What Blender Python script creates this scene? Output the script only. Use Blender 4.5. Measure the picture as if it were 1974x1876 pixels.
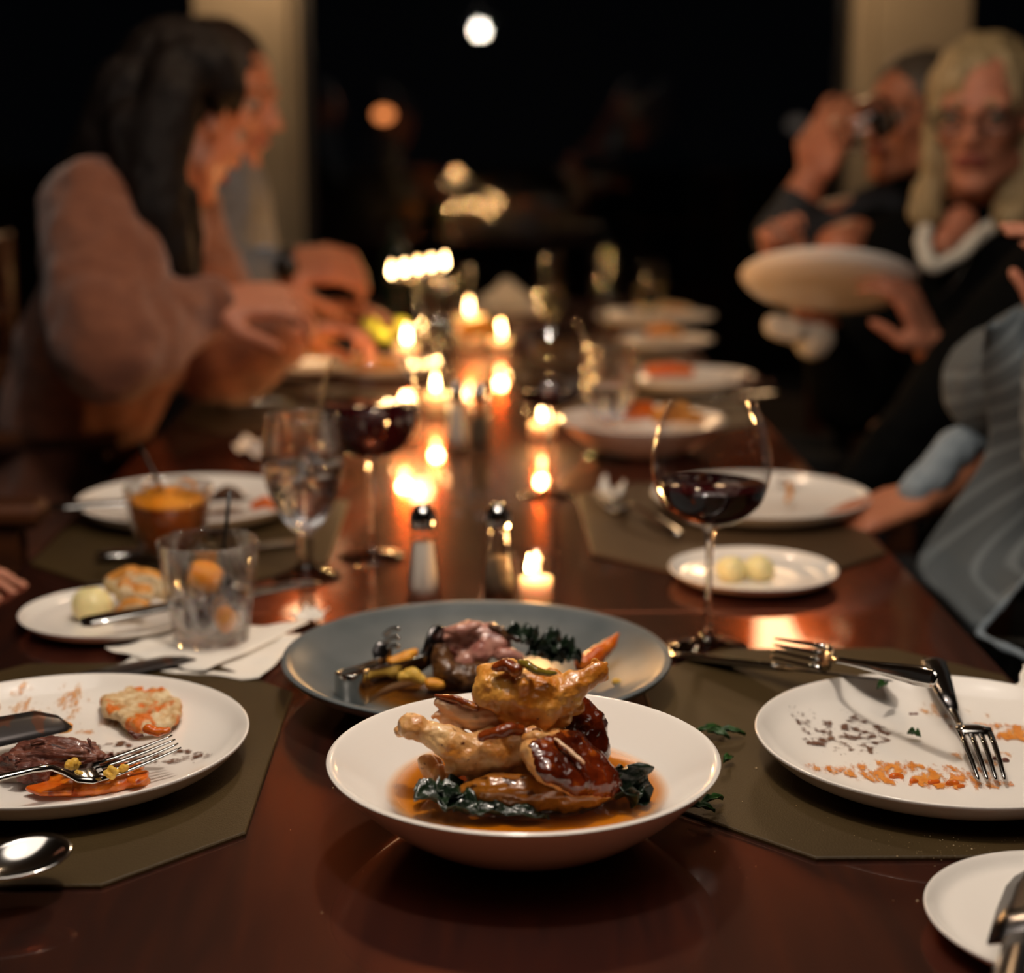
import bpy, bmesh, math, random
from math import pi, sin, cos, tan, atan, atan2, sqrt, radians
from mathutils import Vector, Matrix, noise, Quaternion
for o in list(bpy.data.objects): bpy.data.objects.remove(o)
S = bpy.context.scene
C = S.collection
V3 = Vector
# ---------------------------------------------------------------- camera
T = 0.75                      # table-top height
FPX = 3250.0
CAM = V3((0, 0, T + 0.44))
PITCH, YAW = math.atan(697/FPX), radians(1.051)
cam_d = bpy.data.cameras.new('camera'); cam = bpy.data.objects.new('camera', cam_d); C.objects.link(cam)
S.camera = cam
cam.location = CAM; cam.rotation_euler = (pi/2 - PITCH, 0, -YAW)
cam_d.sensor_width = 36; cam_d.lens = FPX/1974*36
cam_d.clip_start = 0.05; cam_d.clip_end = 200
cam_d.dof.use_dof = True; cam_d.dof.focus_distance = 1.10; cam_d.dof.aperture_fstop = 59.27/16.5
FW = V3((sin(YAW)*cos(PITCH), cos(YAW)*cos(PITCH), -sin(PITCH)))
RT = V3((cos(YAW), -sin(YAW), 0)); UP = RT.cross(FW)
def ray(px, py): return FW*FPX + RT*(px - 987) + UP*(938 - py)
def G(px, py, h=0.0):         # layout: where a line of sight meets the level h above the table
    d = ray(px, py); return CAM + d*((T + h - CAM.z)/d.z)
def P(px, py, y):             # layout: where it meets the vertical plane at distance y
    d = ray(px, py); return CAM + d*(y/d.y)
# ---------------------------------------------------------------- world, lights, exposure
S.view_settings.view_transform = 'Standard'; S.view_settings.look = 'None'
S.view_settings.gamma = 1; S.view_settings.use_curve_mapping = False
S.view_settings.exposure = 0.42
w = bpy.data.worlds.new('night'); S.world = w; w.use_nodes = True
w.node_tree.nodes['Background'].inputs[0].default_value = (0.03, 0.04, 0.06, 1)
w.node_tree.nodes['Background'].inputs[1].default_value = 0.012
cy = S.cycles
cy.max_bounces = 14; cy.transmission_bounces = 12; cy.transparent_max_bounces = 24; cy.diffuse_bounces = 3; cy.glossy_bounces = 5
cy.sample_clamp_indirect = 4.0; cy.sample_clamp_direct = 0; cy.blur_glossy = 0.6
cy.use_denoising = True
def light(name, kind, loc, power, col, size=0.1, rot=(0, 0, 0), size_y=None, blend=None, angle=None):
    l = bpy.data.lights.new(name, kind); l.energy = power; l.color = col
    if kind == 'AREA':
        l.size = size
        if size_y: l.shape = 'RECTANGLE'; l.size_y = size_y
        else: l.shape = 'DISK'
    else: l.shadow_soft_size = size
    if kind == 'SPOT': l.spot_size = angle or 2.0; l.spot_blend = blend or 0.5
    o = bpy.data.objects.new(name, l); o.location = loc; o.rotation_euler = rot; C.objects.link(o); return o
PEND = [  # pendant lamps over the table, the last an added fill: x, y, height above table, power, colour, shade radius
    (0.0, 0.98, 1.00, 10.5, (1.0, 0.87, 0.74), 0.075),
    (0.945, 4.93, 1.11, 1.0, (1.0, 0.62, 0.32), 0.105),
    (-0.606, 4.93, 1.11, 1.0, (1.0, 0.62, 0.32), 0.105),
    (-0.02, 2.25, 1.22, 5.5, (1.0, 0.72, 0.47), 0.075)]
light('ceiling_bounce_fill', 'AREA', (0.05, 0.75, T + 1.72), 10.5, (1.0, 0.87, 0.75), 1.5)  # unseen area light added as soft fill, standing in for ceiling bounce
# ---------------------------------------------------------------- materials
def srgb(h):
    c = [int(h[i:i+2], 16)/255 for i in (0, 2, 4)]
    return tuple(x/12.92 if x <= .04045 else ((x+.055)/1.055)**2.4 for x in c) + (1,)
def mat(name, c1, c2=None, rough=0.5, metal=0, scale=40, detail=4, bump=0, bscale=None, coat=0, trans=0, ior=1.45, emit=None, estr=0,
        lo=0.35, hi=0.65, sss=0, alpha=None, stretch=(1, 1, 1), c3=None, s3=120, t3=0.62, spec=0.5, sheen=0, srad=0.01, coord='Object'):
    m = bpy.data.materials.new(name); m.use_nodes = True; nt = m.node_tree; n = nt.nodes; L = nt.links
    b = n['Principled BSDF']; I = b.inputs
    c1 = srgb(c1) if isinstance(c1, str) else c1
    I['Base Color'].default_value = c1; I['Roughness'].default_value = rough; I['Metallic'].default_value = metal
    I['IOR'].default_value = ior; I['Transmission Weight'].default_value = trans; I['Coat Weight'].default_value = coat
    I['Coat Roughness'].default_value = 0.08; I['Specular IOR Level'].default_value = spec
    if sheen: I['Sheen Weight'].default_value = sheen
    if sss: I['Subsurface Weight'].default_value = sss; I['Subsurface Radius'].default_value = (1, .4, .2); I['Subsurface Scale'].default_value = srad
    if emit: I['Emission Color'].default_value = srgb(emit) if isinstance(emit, str) else emit; I['Emission Strength'].default_value = estr
    if alpha is not None: I['Alpha'].default_value = alpha
    if c2 or bump:
        tc = n.new('ShaderNodeTexCoord'); mp = n.new('ShaderNodeMapping'); mp.inputs['Scale'].default_value = stretch
        L.new(tc.outputs[coord], mp.inputs[0])
    if c2:
        c2 = srgb(c2) if isinstance(c2, str) else c2
        t = n.new('ShaderNodeTexNoise'); t.inputs['Scale'].default_value = scale; t.inputs['Detail'].default_value = detail
        L.new(mp.outputs[0], t.inputs['Vector'])
        r = n.new('ShaderNodeValToRGB'); r.color_ramp.elements[0].position = lo; r.color_ramp.elements[1].position = hi
        r.color_ramp.elements[0].color = c1; r.color_ramp.elements[1].color = c2
        L.new(t.outputs[0], r.inputs[0]); out = r.outputs[0]
        if c3:
            c3 = srgb(c3) if isinstance(c3, str) else c3
            t2 = n.new('ShaderNodeTexNoise'); t2.inputs['Scale'].default_value = s3; t2.inputs['Detail'].default_value = 2
            L.new(mp.outputs[0], t2.inputs['Vector'])
            r2 = n.new('ShaderNodeValToRGB'); r2.color_ramp.elements[0].position = t3; r2.color_ramp.elements[1].position = t3 + .08
            r2.color_ramp.elements[0].color = (0, 0, 0, 1); r2.color_ramp.elements[1].color = (1, 1, 1, 1)
            L.new(t2.outputs[0], r2.inputs[0])
            mx = n.new('ShaderNodeMix'); mx.data_type = 'RGBA'
            L.new(r2.outputs[0], mx.inputs[0]); L.new(out, mx.inputs[6]); mx.inputs[7].default_value = c3; out = mx.outputs[2]
        L.new(out, I['Base Color'])
    if bump:
        t = n.new('ShaderNodeTexNoise'); t.inputs['Scale'].default_value = bscale or scale*3; t.inputs['Detail'].default_value = 3
        L.new(mp.outputs[0], t.inputs['Vector'])
        bp = n.new('ShaderNodeBump'); bp.inputs['Strength'].default_value = 1; bp.inputs['Distance'].default_value = bump
        L.new(t.outputs[0], bp.inputs['Height']); L.new(bp.outputs[0], I['Normal'])
    return m
def thin_glass(name, tint=(.95, .95, .95, 1)):
    m = bpy.data.materials.new(name); m.use_nodes = True; nt = m.node_tree; n = nt.nodes; L = nt.links
    n.remove(n['Principled BSDF']); o = n['Material Output']
    tr = n.new('ShaderNodeBsdfTransparent'); tr.inputs[0].default_value = tint
    gl = n.new('ShaderNodeBsdfGlossy'); gl.inputs['Roughness'].default_value = 0.015
    fr0 = n.new('ShaderNodeLayerWeight'); fr0.inputs[0].default_value = 0.5
    pw = n.new('ShaderNodeMath'); pw.operation = 'POWER'; L.new(fr0.outputs['Facing'], pw.inputs[0]); pw.inputs[1].default_value = 4.0
    fr = n.new('ShaderNodeMapRange'); fr.inputs[3].default_value = 0.045; fr.inputs[4].default_value = 0.85; L.new(pw.outputs[0], fr.inputs[0])
    mx = n.new('ShaderNodeMixShader'); L.new(fr.outputs[0], mx.inputs[0]); L.new(tr.outputs[0], mx.inputs[1]); L.new(gl.outputs[0], mx.inputs[2])
    L.new(mx.outputs[0], o.inputs[0]); return m
def wood(name, ca, cb, cc, rough, coat, along='y', gscale=9, crough=0.15):
    m = bpy.data.materials.new(name); m.use_nodes = True; nt = m.node_tree; n = nt.nodes; L = nt.links
    b = n['Principled BSDF']; tc = n.new('ShaderNodeTexCoord'); mp = n.new('ShaderNodeMapping')
    mp.inputs['Scale'].default_value = {'y': (6, .55, 6), 'x': (.55, 6, 6), 'z': (6, 6, .55)}[along]
    L.new(tc.outputs['Object'], mp.inputs[0])
    t = n.new('ShaderNodeTexNoise'); t.inputs['Scale'].default_value = gscale; t.inputs['Detail'].default_value = 8; t.inputs['Distortion'].default_value = 1.2
    L.new(mp.outputs[0], t.inputs['Vector'])
    r = n.new('ShaderNodeValToRGB'); e = r.color_ramp.elements
    e[0].position = .3; e[0].color = srgb(ca); e[1].position = .75; e[1].color = srgb(cc); k = e.new(.5); k.color = srgb(cb)
    L.new(t.outputs[0], r.inputs[0]); L.new(r.outputs[0], b.inputs['Base Color'])
    t2 = n.new('ShaderNodeTexNoise'); t2.inputs['Scale'].default_value = 5; t2.inputs['Detail'].default_value = 5; L.new(tc.outputs['Object'], t2.inputs['Vector'])
    mr = n.new('ShaderNodeMapRange'); mr.inputs[3].default_value = rough*.8; mr.inputs[4].default_value = rough*1.25
    L.new(t2.outputs[0], mr.inputs[0]); L.new(mr.outputs[0], b.inputs['Roughness'])
    b.inputs['Coat Weight'].default_value = coat; b.inputs['Coat Roughness'].default_value = crough
    return m
def warm_gloss(m, col, rough, fac):
    # orange-tinted gloss mixed in to colour a warm reflected glow into the wood
    nt = m.node_tree; n = nt.nodes; L = nt.links; o = n['Material Output']; b = n['Principled BSDF']
    g = n.new('ShaderNodeBsdfGlossy'); g.inputs['Roughness'].default_value = rough; g.inputs[0].default_value = col
    mx = n.new('ShaderNodeMixShader'); mx.inputs[0].default_value = fac
    L.new(b.outputs[0], mx.inputs[1]); L.new(g.outputs[0], mx.inputs[2]); L.new(mx.outputs[0], o.inputs[0])
M = {}
M['table'] = wood('mahogany', '180502', '240a04', '331104', .6, .6, 'y', 9, .045); M['table'].node_tree.nodes['Principled BSDF'].inputs['Specular IOR Level'].default_value = .15
warm_gloss(M['table'], (.62, .13, .022, 1), .19, .24)
M['chairwood'] = wood('dark_oak', '2a150a', '46240f', '5c3216', .4, .3, 'x', 12)
M['mat'] = mat('olive_leather', '392b14', '43341a', rough=.5, scale=5, bump=.0003, bscale=900, spec=.35)
M['mat2'] = mat('brown_leather', '40301f', '4b3824', rough=.42, scale=5, bump=.0003, bscale=900, spec=.35)
M['edge'] = mat('stitched_edge', '3a2008', rough=.6)
M['china'] = mat('white_china', 'f2ebe2', rough=.16, coat=.3, spec=.5)
M['slate'] = mat('slate_glaze', '565d5f', '62686a', rough=.34, scale=30)
M['steel'] = mat('steel', (.5, .49, .47, 1), rough=.13, metal=1)
M['dsteel'] = mat('dark_steel', (.16, .15, .15, 1), rough=.22, metal=1)
M['glass'] = mat('glass', (1, 1, 1, 1), rough=.0, trans=1, ior=1.47)
M['thin'] = thin_glass('thin_glass')
def hybrid(name, fac):
    m = thin_glass(name); nt = m.node_tree; n = nt.nodes; L = nt.links; o = n['Material Output']; src = o.inputs[0].links[0].from_socket
    g = n.new('ShaderNodeBsdfGlass'); g.inputs['IOR'].default_value = 1.4; g.inputs['Roughness'].default_value = 0.01
    mx = n.new('ShaderNodeMixShader'); mx.inputs[0].default_value = fac; L.new(src, mx.inputs[1]); L.new(g.outputs[0], mx.inputs[2]); L.new(mx.outputs[0], o.inputs[0]); return m
M['hyb'] = hybrid('clear_glass', .28); M['ice'] = None
M['window'] = mat('window_glass', (.9, .95, .93, 1), rough=0, trans=1, ior=1.5)
M['water'] = mat('water', (.97, .98, 1, 1), rough=0, trans=1, ior=1.33)
M['stem'] = hybrid('stem_glass', .55)
M['ice'] = mat('ice', (.95, .97, 1, 1), rough=.03, trans=1, ior=1.31)
M['wine'] = mat('red_wine', (.035, .002, .004, 1), rough=.02, spec=.6, coat=.4)
M['tea'] = mat('amber_drink', 'b8601c', '8a3c10', rough=.05, trans=.25, ior=1.33, scale=30)
M['champ'] = mat('white_wine', (.95, .82, .45, 1), rough=0, trans=1, ior=1.33)
M['salt'] = mat('salt_grains', 'd9cfc2', rough=.9, bump=.0005, bscale=900)
M['pepper'] = mat('pepper_grains', '3a2f24', '74624c', rough=.9, scale=700, bump=.0006, bscale=900)
M['paper'] = mat('paper_napkin', 'efe8dd', rough=.85, bump=.0003, bscale=400)
M['wax'] = mat('candle_wax', 'f2d9b8', rough=.5, sss=.6, srad=.02, emit=(1, .42, .14, 1), estr=.3)  # weak emission stands in for flame light glowing through the wax
M['flame'] = mat('flame', (1, .7, .3, 1), rough=1, emit=(1, .62, .26, 1), estr=34)
M['wick'] = mat('wick', '1a1210', rough=.9)
M['peel'] = mat('orange_peel', 'f08a10', 'f6a21e', rough=.4, scale=90, bump=.0004, bscale=700)
M['butter'] = mat('butter', 'f3e3a6', rough=.35, sss=.3)
M['plastic'] = mat('black_plastic', '14120f', rough=.3)
M['crust'] = mat('bread_crust', 'c4782a', 'e2a04c', rough=.55, scale=35, bump=.001, bscale=220, c3='8a4a16', s3=60, t3=.6)
M['crumb'] = mat('bread_crumb', 'ead7b4', 'd6b98a', rough=.9, scale=180, bump=.0025, bscale=260)
M['chicken'] = mat('roast_skin', 'be6f1c', 'e8ac52', rough=.36, coat=.3, scale=38, detail=6, lo=.38, hi=.62, bump=.0012, bscale=210, sss=.12, srad=.004, c3='6a2c0c', s3=210, t3=.69)
M['chicken2'] = mat('pale_roast_skin', 'c0782c', 'e8bd84', rough=.38, coat=.25, scale=45, detail=6, lo=.36, hi=.6, bump=.0012, bscale=230, sss=.15, srad=.004, c3='5c280c', s3=230, t3=.66)
M['char'] = mat('browned_skin', '8a3a0e', '5a1f08', rough=.25, coat=.5, scale=60, bump=.001, bscale=220, c3='b5661c', s3=70, t3=.58)
M['glaze'] = mat('glazed_skin', '3c1004', '70260a', rough=.15, coat=.8, scale=45, detail=6, bump=.0013, bscale=120, c3='94450f', s3=90, t3=.62)
M['flesh'] = mat('chicken_meat', 'e8c4a0', 'd8a47c', rough=.4, coat=.2, scale=60, bump=.0008, bscale=160, stretch=(.5, 1, 2.5), sss=.15, srad=.004)
M['potato'] = mat('roast_potato', '7a4310', 'a8681e', rough=.28, coat=.5, scale=40, detail=6, bump=.0014, bscale=120, c3='45200a', s3=110, t3=.6)
M['kale'] = mat('wilted_kale', '0e1a10', '1c2f1a', rough=.3, coat=.4, scale=90, bump=.0012, bscale=260)
M['herb'] = mat('green_herb', '1d3a14', '2f5a20', rough=.5, scale=200)
M['lamb'] = mat('lamb_meat', 'a5655a', 'd09a86', rough=.33, coat=.4, scale=50, bump=.001, bscale=130, stretch=(1, 1, 2.2), c3='7a3a30', s3=80, t3=.6)
M['lambcrust'] = mat('lamb_crust', '3b2010', '6a4420', rough=.4, coat=.3, scale=120, bump=.0015, bscale=200)
M['beef'] = mat('braised_beef', '5a3028', '84503f', rough=.4, coat=.25, scale=60, bump=.0014, bscale=260, stretch=(.6, 2.5, 2.5), c3='331612', s3=90, t3=.58)
M['carrot'] = mat('roast_carrot', 'c8520c', 'e0761a', rough=.3, coat=.4, scale=60, bump=.0006, bscale=160, c3='8a2c08', s3=70, t3=.6)
M['puree'] = mat('orange_sauce', 'c04c0a', 'dd7a1c', rough=.3, coat=.5, scale=90, bump=.0008, bscale=260)
M['grain'] = mat('yellow_crumble', 'd9a637', 'e8c05c', rough=.5, scale=200, bump=.0008, bscale=500)
M['golden'] = mat('fried_golden', 'e08a1c', 'f0ac3c', rough=.5, scale=60, bump=.001, bscale=150)
M['greens'] = mat('lime_green', '9ab02c', 'c0c850', rough=.4, scale=60)
M['skin'] = mat('skin', 'b8755a', 'c08064', rough=.5, scale=12, sss=.12, srad=.01)
M['skin_w'] = mat('skin_warm', 'b06c50', 'b87858', rough=.5, scale=12, sss=.12, srad=.01)
M['lip'] = mat('lips', '8a3c34', rough=.4)
M['eyew'] = mat('eye_white', '8a7c70', rough=.2)
M['iris'] = mat('iris', '1c120c', rough=.1)
M['teeth'] = mat('teeth', 'e8ddcc', rough=.3)
M['hair_dark'] = mat('dark_hair', '0c0604', '170c07', rough=.6, spec=.25, scale=60, stretch=(4, 4, .6), bump=.002, bscale=120)
M['hair_brown'] = mat('short_brown_hair', '1e130c', '2c1c12', rough=.5, scale=80, bump=.002, bscale=200)
M['hair_grey'] = mat('grey_hair', '3c342c', '5c5044', rough=.5, scale=80, bump=.002, bscale=200)
M['hair_blond'] = mat('ash_blonde_hair', '8a7450', 'b8a27a', rough=.42, scale=50, stretch=(4, 4, .6), bump=.002, bscale=120)
M['knit'] = mat('brown_knit', '703f29', '7e4a31', rough=.9, scale=40, bump=.0025, bscale=160, stretch=(1, 1, 2.4), sheen=.3)
M['greyshirt'] = mat('grey_wool', '5f6064', '6a6b70', rough=.9, scale=60, bump=.001, bscale=300)
M['blue'] = mat('light_blue_cotton', '8fa9cc', rough=.8)
M['paleblue'] = mat('grey_blue_cotton', '7f8b94', '8c98a0', rough=.8, scale=80)
M['black'] = mat('black_knit', '040505', '070808', rough=.9, spec=.1, scale=50, bump=.001, bscale=250)
M['white'] = mat('white_cotton', 'd8d2c4', rough=.8, bump=.001, bscale=120)
M['darkgrey'] = mat('charcoal_cotton', '2a2c30', rough=.85)
M['denim'] = mat('dark_trousers', '101216', rough=.9)
M['shoe'] = mat('shoe_leather', '120d0a', rough=.4)
M['wall'] = mat('painted_wood_column', '8c8476', '827a6c', rough=.7, scale=4)
M['wallp'] = mat('plaster', '3c3228', rough=.8, scale=4)
M['ceil'] = mat('ceiling_plaster', '51473b', rough=.9)
M['floor'] = wood('floor_boards', '1c0f08', '2a170c', '351e10', .4, .2, 'y', 8)
M['ground'] = mat('asphalt', '101010', '181818', rough=.9, scale=6)
M['shade'] = mat('enamel_shade', '1a1a1c', rough=.4, metal=.3)
M['chrome'] = mat('chrome', (.5, .5, .5, 1), rough=.12, metal=1)
M['cushion'] = mat('red_leather', '4c1c12', rough=.5, bump=.0005, bscale=300)
M['lens'] = thin_glass('spectacle_lens')
def stripes():
    m = bpy.data.materials.new('grey_pinstripe'); m.use_nodes = True; nt = m.node_tree; n = nt.nodes; L = nt.links; b = n['Principled BSDF']
    tc = n.new('ShaderNodeTexCoord'); mp = n.new('ShaderNodeMapping'); mp.inputs['Rotation'].default_value = (0, radians(-40), 0); L.new(tc.outputs['Object'], mp.inputs[0])
    wv = n.new('ShaderNodeTexWave'); wv.inputs['Scale'].default_value = 17; wv.bands_direction = 'X'; wv.inputs['Distortion'].default_value = .5; wv.inputs['Detail'].default_value = 1; wv.inputs['Detail Scale'].default_value = .5
    L.new(mp.outputs[0], wv.inputs['Vector'])
    r = n.new('ShaderNodeValToRGB'); e = r.color_ramp.elements; e[0].position = .72; e[0].color = srgb('50575b'); e[1].position = .95; e[1].color = srgb('6b7377')
    L.new(wv.outputs[0], r.inputs[0]); L.new(r.outputs[0], b.inputs['Base Color']); b.inputs['Roughness'].default_value = .85; return m
M['pin'] = stripes()
def smear_mat(name, c1, c2, scale, thr, stretch=(1, 1, 1), seed=0., soft=.2, rough=.3):
    m = mat(name, c1, c2, rough=rough, scale=scale*1.5, coat=.3); nt = m.node_tree; n = nt.nodes; L = nt.links; b = n['Principled BSDF']
    tc = n.new('ShaderNodeTexCoord'); mp = n.new('ShaderNodeMapping'); mp.inputs['Scale'].default_value = stretch; mp.inputs['Location'].default_value = (seed, seed, 0)
    L.new(tc.outputs['Object'], mp.inputs[0]); t = n.new('ShaderNodeTexNoise'); t.inputs['Scale'].default_value = scale; t.inputs['Detail'].default_value = 5; t.inputs['Roughness'].default_value = .65
    L.new(mp.outputs[0], t.inputs['Vector'])
    at = n.new('ShaderNodeAttribute'); at.attribute_name = 'fade'
    mu = n.new('ShaderNodeMath'); mu.operation = 'ADD'; L.new(t.outputs[0], mu.inputs[0]); L.new(at.outputs['Fac'], mu.inputs[1])
    r = n.new('ShaderNodeMapRange'); r.inputs[1].default_value = thr; r.inputs[2].default_value = thr + soft; L.new(mu.outputs[0], r.inputs[0])
    L.new(r.outputs[0], b.inputs['Alpha']); return m
M['smear_o'] = smear_mat('orange_smear', 'd8781c', 'e89a44', 110, .55, (1, .45, 1), 0, .12)
M['smear_p'] = smear_mat('pale_orange_smear', 'e0924a', 'eab478', 95, .62, (1, .35, 1), 5, .14)
M['smear_b'] = smear_mat('brown_smear', '7a5440', '5a3828', 150, .60, (.8, .8, 1), 3, .10)
def broth_mat(R, c_in='6a2804', c_mid='d07a0c', c_out='f4a41c', a_out=.0):
    m = mat('broth', c_in, rough=.06, coat=.3); nt = m.node_tree; n = nt.nodes; L = nt.links; b = n['Principled BSDF']
    at = n.new('ShaderNodeAttribute'); at.attribute_name = 'fade'
    r = n.new('ShaderNodeValToRGB'); e = r.color_ramp.elements
    e[0].position = 0; e[0].color = srgb(c_out); e[1].position = .62; e[1].color = srgb(c_in); k = e.new(.30); k.color = srgb(c_mid)
    L.new(at.outputs['Fac'], r.inputs[0]); L.new(r.outputs[0], b.inputs['Base Color'])
    mr = n.new('ShaderNodeMapRange'); mr.inputs[1].default_value = 0; mr.inputs[2].default_value = .38; mr.inputs[3].default_value = a_out; mr.inputs[4].default_value = .97
    L.new(at.outputs['Fac'], mr.inputs[0]); L.new(mr.outputs[0], b.inputs['Alpha']); return m
# ---------------------------------------------------------------- helpers
def tag(o, label=None, cat=None, group=None, kind=None):
    if label: o['label'] = label
    if cat: o['category'] = cat
    if group: o['group'] = group
    if kind: o['kind'] = kind
    return o
def mesh(name, V, F, smooth=True):
    me = bpy.data.meshes.new(name); me.from_pydata([tuple(v) for v in V], [], F); me.update()
    if smooth: me.polygons.foreach_set('use_smooth', [True]*len(me.polygons))
    return me
def link(name, me, m, parent=None, loc=(0, 0, 0), rot=None):
    o = bpy.data.objects.new(name, me); C.objects.link(o); o.parent = parent; o.location = loc
    if rot is not None: o.rotation_euler = rot
    if m is not None and me is not None and not me.materials: me.materials.append(m)
    return o
def thing(name, loc, label, cat, group=None, rotz=0, rot=None):
    o = bpy.data.objects.new(name, None); C.objects.link(o); o.location = loc; o.rotation_euler = rot or (0, 0, rotz); o.empty_display_size = .05
    return tag(o, label, cat, group)
def dup(root, loc, rotz=None, label=None, group=None):
    r = root.copy(); C.objects.link(r); r.location = loc
    if rotz is not None: r.rotation_euler = (0, 0, rotz)
    if label: r['label'] = label
    if group: r['group'] = group
    for ch in [c for c in root.children]:
        c = ch.copy(); C.objects.link(c); c.parent = r
        for g in ch.children:
            d = g.copy(); C.objects.link(d); d.parent = c
    return r
def lathe(prof, seg=64, V=None, F=None, off=(0, 0, 0), facets=None):
    """prof: (r, z) list; closed on the axis where r = 0."""
    V = [] if V is None else V; F = [] if F is None else F; rings = []
    for r, z in prof:
        if r < 1e-6: rings.append([len(V)]); V.append((off[0], off[1], z + off[2])); continue
        ring = []
        for i in range(seg):
            a = 2*pi*i/seg; rr = r
            if facets: rr = r*(1 - facets[1]*(1 - abs(cos(a*facets[0]/2)))) if facets[2] <= z <= facets[3] else r
            ring.append(len(V)); V.append((off[0] + rr*cos(a), off[1] + rr*sin(a), z + off[2]))
        rings.append(ring)
    for a, b in zip(rings, rings[1:]):
        if len(a) == 1 and len(b) == 1: continue
        for i in range(seg):
            j = (i+1) % seg
            if len(a) == 1: F.append((a[0], b[j], b[i]))
            elif len(b) == 1: F.append((a[i], a[j], b[0]))
            else: F.append((a[i], a[j], b[j], b[i]))
    return V, F
def smoothprof(pts, n=6):
    out = []
    P_ = [V3((p[0], p[1])) for p in pts]
    for i in range(len(P_)-1):
        p0 = P_[max(i-1, 0)]; p1 = P_[i]; p2 = P_[i+1]; p3 = P_[min(i+2, len(P_)-1)]
        for k in range(n):
            t = k/n; q = .5*((2*p1) + (p2-p0)*t + (2*p0-5*p1+4*p2-p3)*t*t + (3*p1-p0-3*p2+p3)*t**3)
            out.append((max(q.x, 0), q.y))
    out.append(tuple(P_[-1])); return out
def spline(pts, n=6):
    out = []; P_ = [V3(p) for p in pts]
    for i in range(len(P_)-1):
        p0 = P_[max(i-1, 0)]; p1 = P_[i]; p2 = P_[i+1]; p3 = P_[min(i+2, len(P_)-1)]
        for k in range(n):
            t = k/n; out.append(.5*((2*p1) + (p2-p0)*t + (2*p0-5*p1+4*p2-p3)*t*t + (3*p1-p0-3*p2+p3)*t**3))
    out.append(P_[-1].copy()); return out
def sweep(pts, rad, V=None, F=None, seg=10, up=V3((0, 0, 1)), flat=1.0):
    """closed tube along pts; rad: number or list of (width radius); flat = thickness ratio along 'up'."""
    V = [] if V is None else V; F = [] if F is None else F
    n = len(pts); pts = [V3(p) for p in pts]
    rad = [rad]*n if isinstance(rad, (int, float)) else list(rad)
    fl = [flat]*n if isinstance(flat, (int, float)) else list(flat)
    rings = []
    for i, p in enumerate(pts):
        t = (pts[min(i+1, n-1)] - pts[max(i-1, 0)]).normalized()
        s = t.cross(up)
        if s.length < 1e-4: s = t.cross(V3((1, 0, 0)))
        s.normalize(); u = s.cross(t).normalized(); ring = []
        for k in range(seg):
            a = 2*pi*k/seg; ring.append(len(V)); V.append(p + s*cos(a)*rad[i] + u*sin(a)*rad[i]*fl[i])
        rings.append(ring)
    for a, b in zip(rings, rings[1:]):
        for i in range(seg): j = (i+1) % seg; F.append((a[i], a[j], b[j], b[i]))
    F.append(tuple(reversed(rings[0]))); F.append(tuple(rings[-1])); return V, F
def box(x0, x1, y0, y1, z0, z1, V=None, F=None, bev=0):
    V = [] if V is None else V; F = [] if F is None else F; b = len(V)
    if bev:
        e = bev; q = [(x0+e, y0), (x1-e, y0), (x1, y0+e), (x1, y1-e), (x1-e, y1), (x0+e, y1), (x0, y1-e), (x0, y0+e)]
        qi = [(min(max(x, x0+e), x1-e), min(max(y, y0+e), y1-e)) for x, y in q]
        for ring, z in ((qi, z0), (q, z0+e), (q, z1-e), (qi, z1)):
            V += [(x, y, z) for x, y in ring]
        for k in range(3):
            for i in range(8): j = (i+1) % 8; F.append((b+8*k+i, b+8*k+j, b+8*k+8+j, b+8*k+8+i))
        F.append(tuple(b+i for i in reversed(range(8)))); F.append(tuple(b+24+i for i in range(8))); return V, F
    V += [(x0, y0, z0), (x1, y0, z0), (x1, y1, z0), (x0, y1, z0), (x0, y0, z1), (x1, y0, z1), (x1, y1, z1), (x0, y1, z1)]
    F += [(b+3, b+2, b+1, b), (b+4, b+5, b+6, b+7), (b, b+1, b+5, b+4), (b+1, b+2, b+6, b+5), (b+2, b+3, b+7, b+6), (b+3, b, b+4, b+7)]
    return V, F
def rcone(V, F, p0, r0, p1, r1, side=None, flat=1.0, seg=14):
    """closed rounded cone; 'side' axis scaled by flat."""
    p0, p1 = V3(p0), V3(p1); t = p1 - p0; ln = t.length; t = t/ln if ln > 1e-6 else V3((0, 0, 1))
    s = V3(side) if side is not None else (V3((0, 0, 1)) if abs(t.z) < .9 else V3((1, 0, 0)))
    s = (s - t*s.dot(t)); s = s.normalized() if s.length > 1e-5 else t.orthogonal().normalized()
    u = t.cross(s); rings = []; b = len(V); V.append(p0 - t*r0)
    for (c, r, sg) in ((p0, r0, -1), (p1, r1, 1)):
        for k in (range(1, 5) if sg < 0 else range(4, 0, -1)):
            a = k*pi/8; rr = r*sin(a); z = cos(a)*r*sg; ring = []
            for i in range(seg):
                q = 2*pi*i/seg; ring.append(len(V)); V.append(c + t*z + s*(cos(q)*rr*flat) + u*(sin(q)*rr))
            rings.append(ring)
    e = len(V); V.append(p1 + t*r1)
    for i in range(seg): F.append((b, rings[0][(i+1) % seg], rings[0][i])); F.append((e, rings[-1][i], rings[-1][(i+1) % seg]))
    for A, B in zip(rings, rings[1:]):
        for i in range(seg): j = (i+1) % seg; F.append((A[i], A[j], B[j], B[i]))
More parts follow.
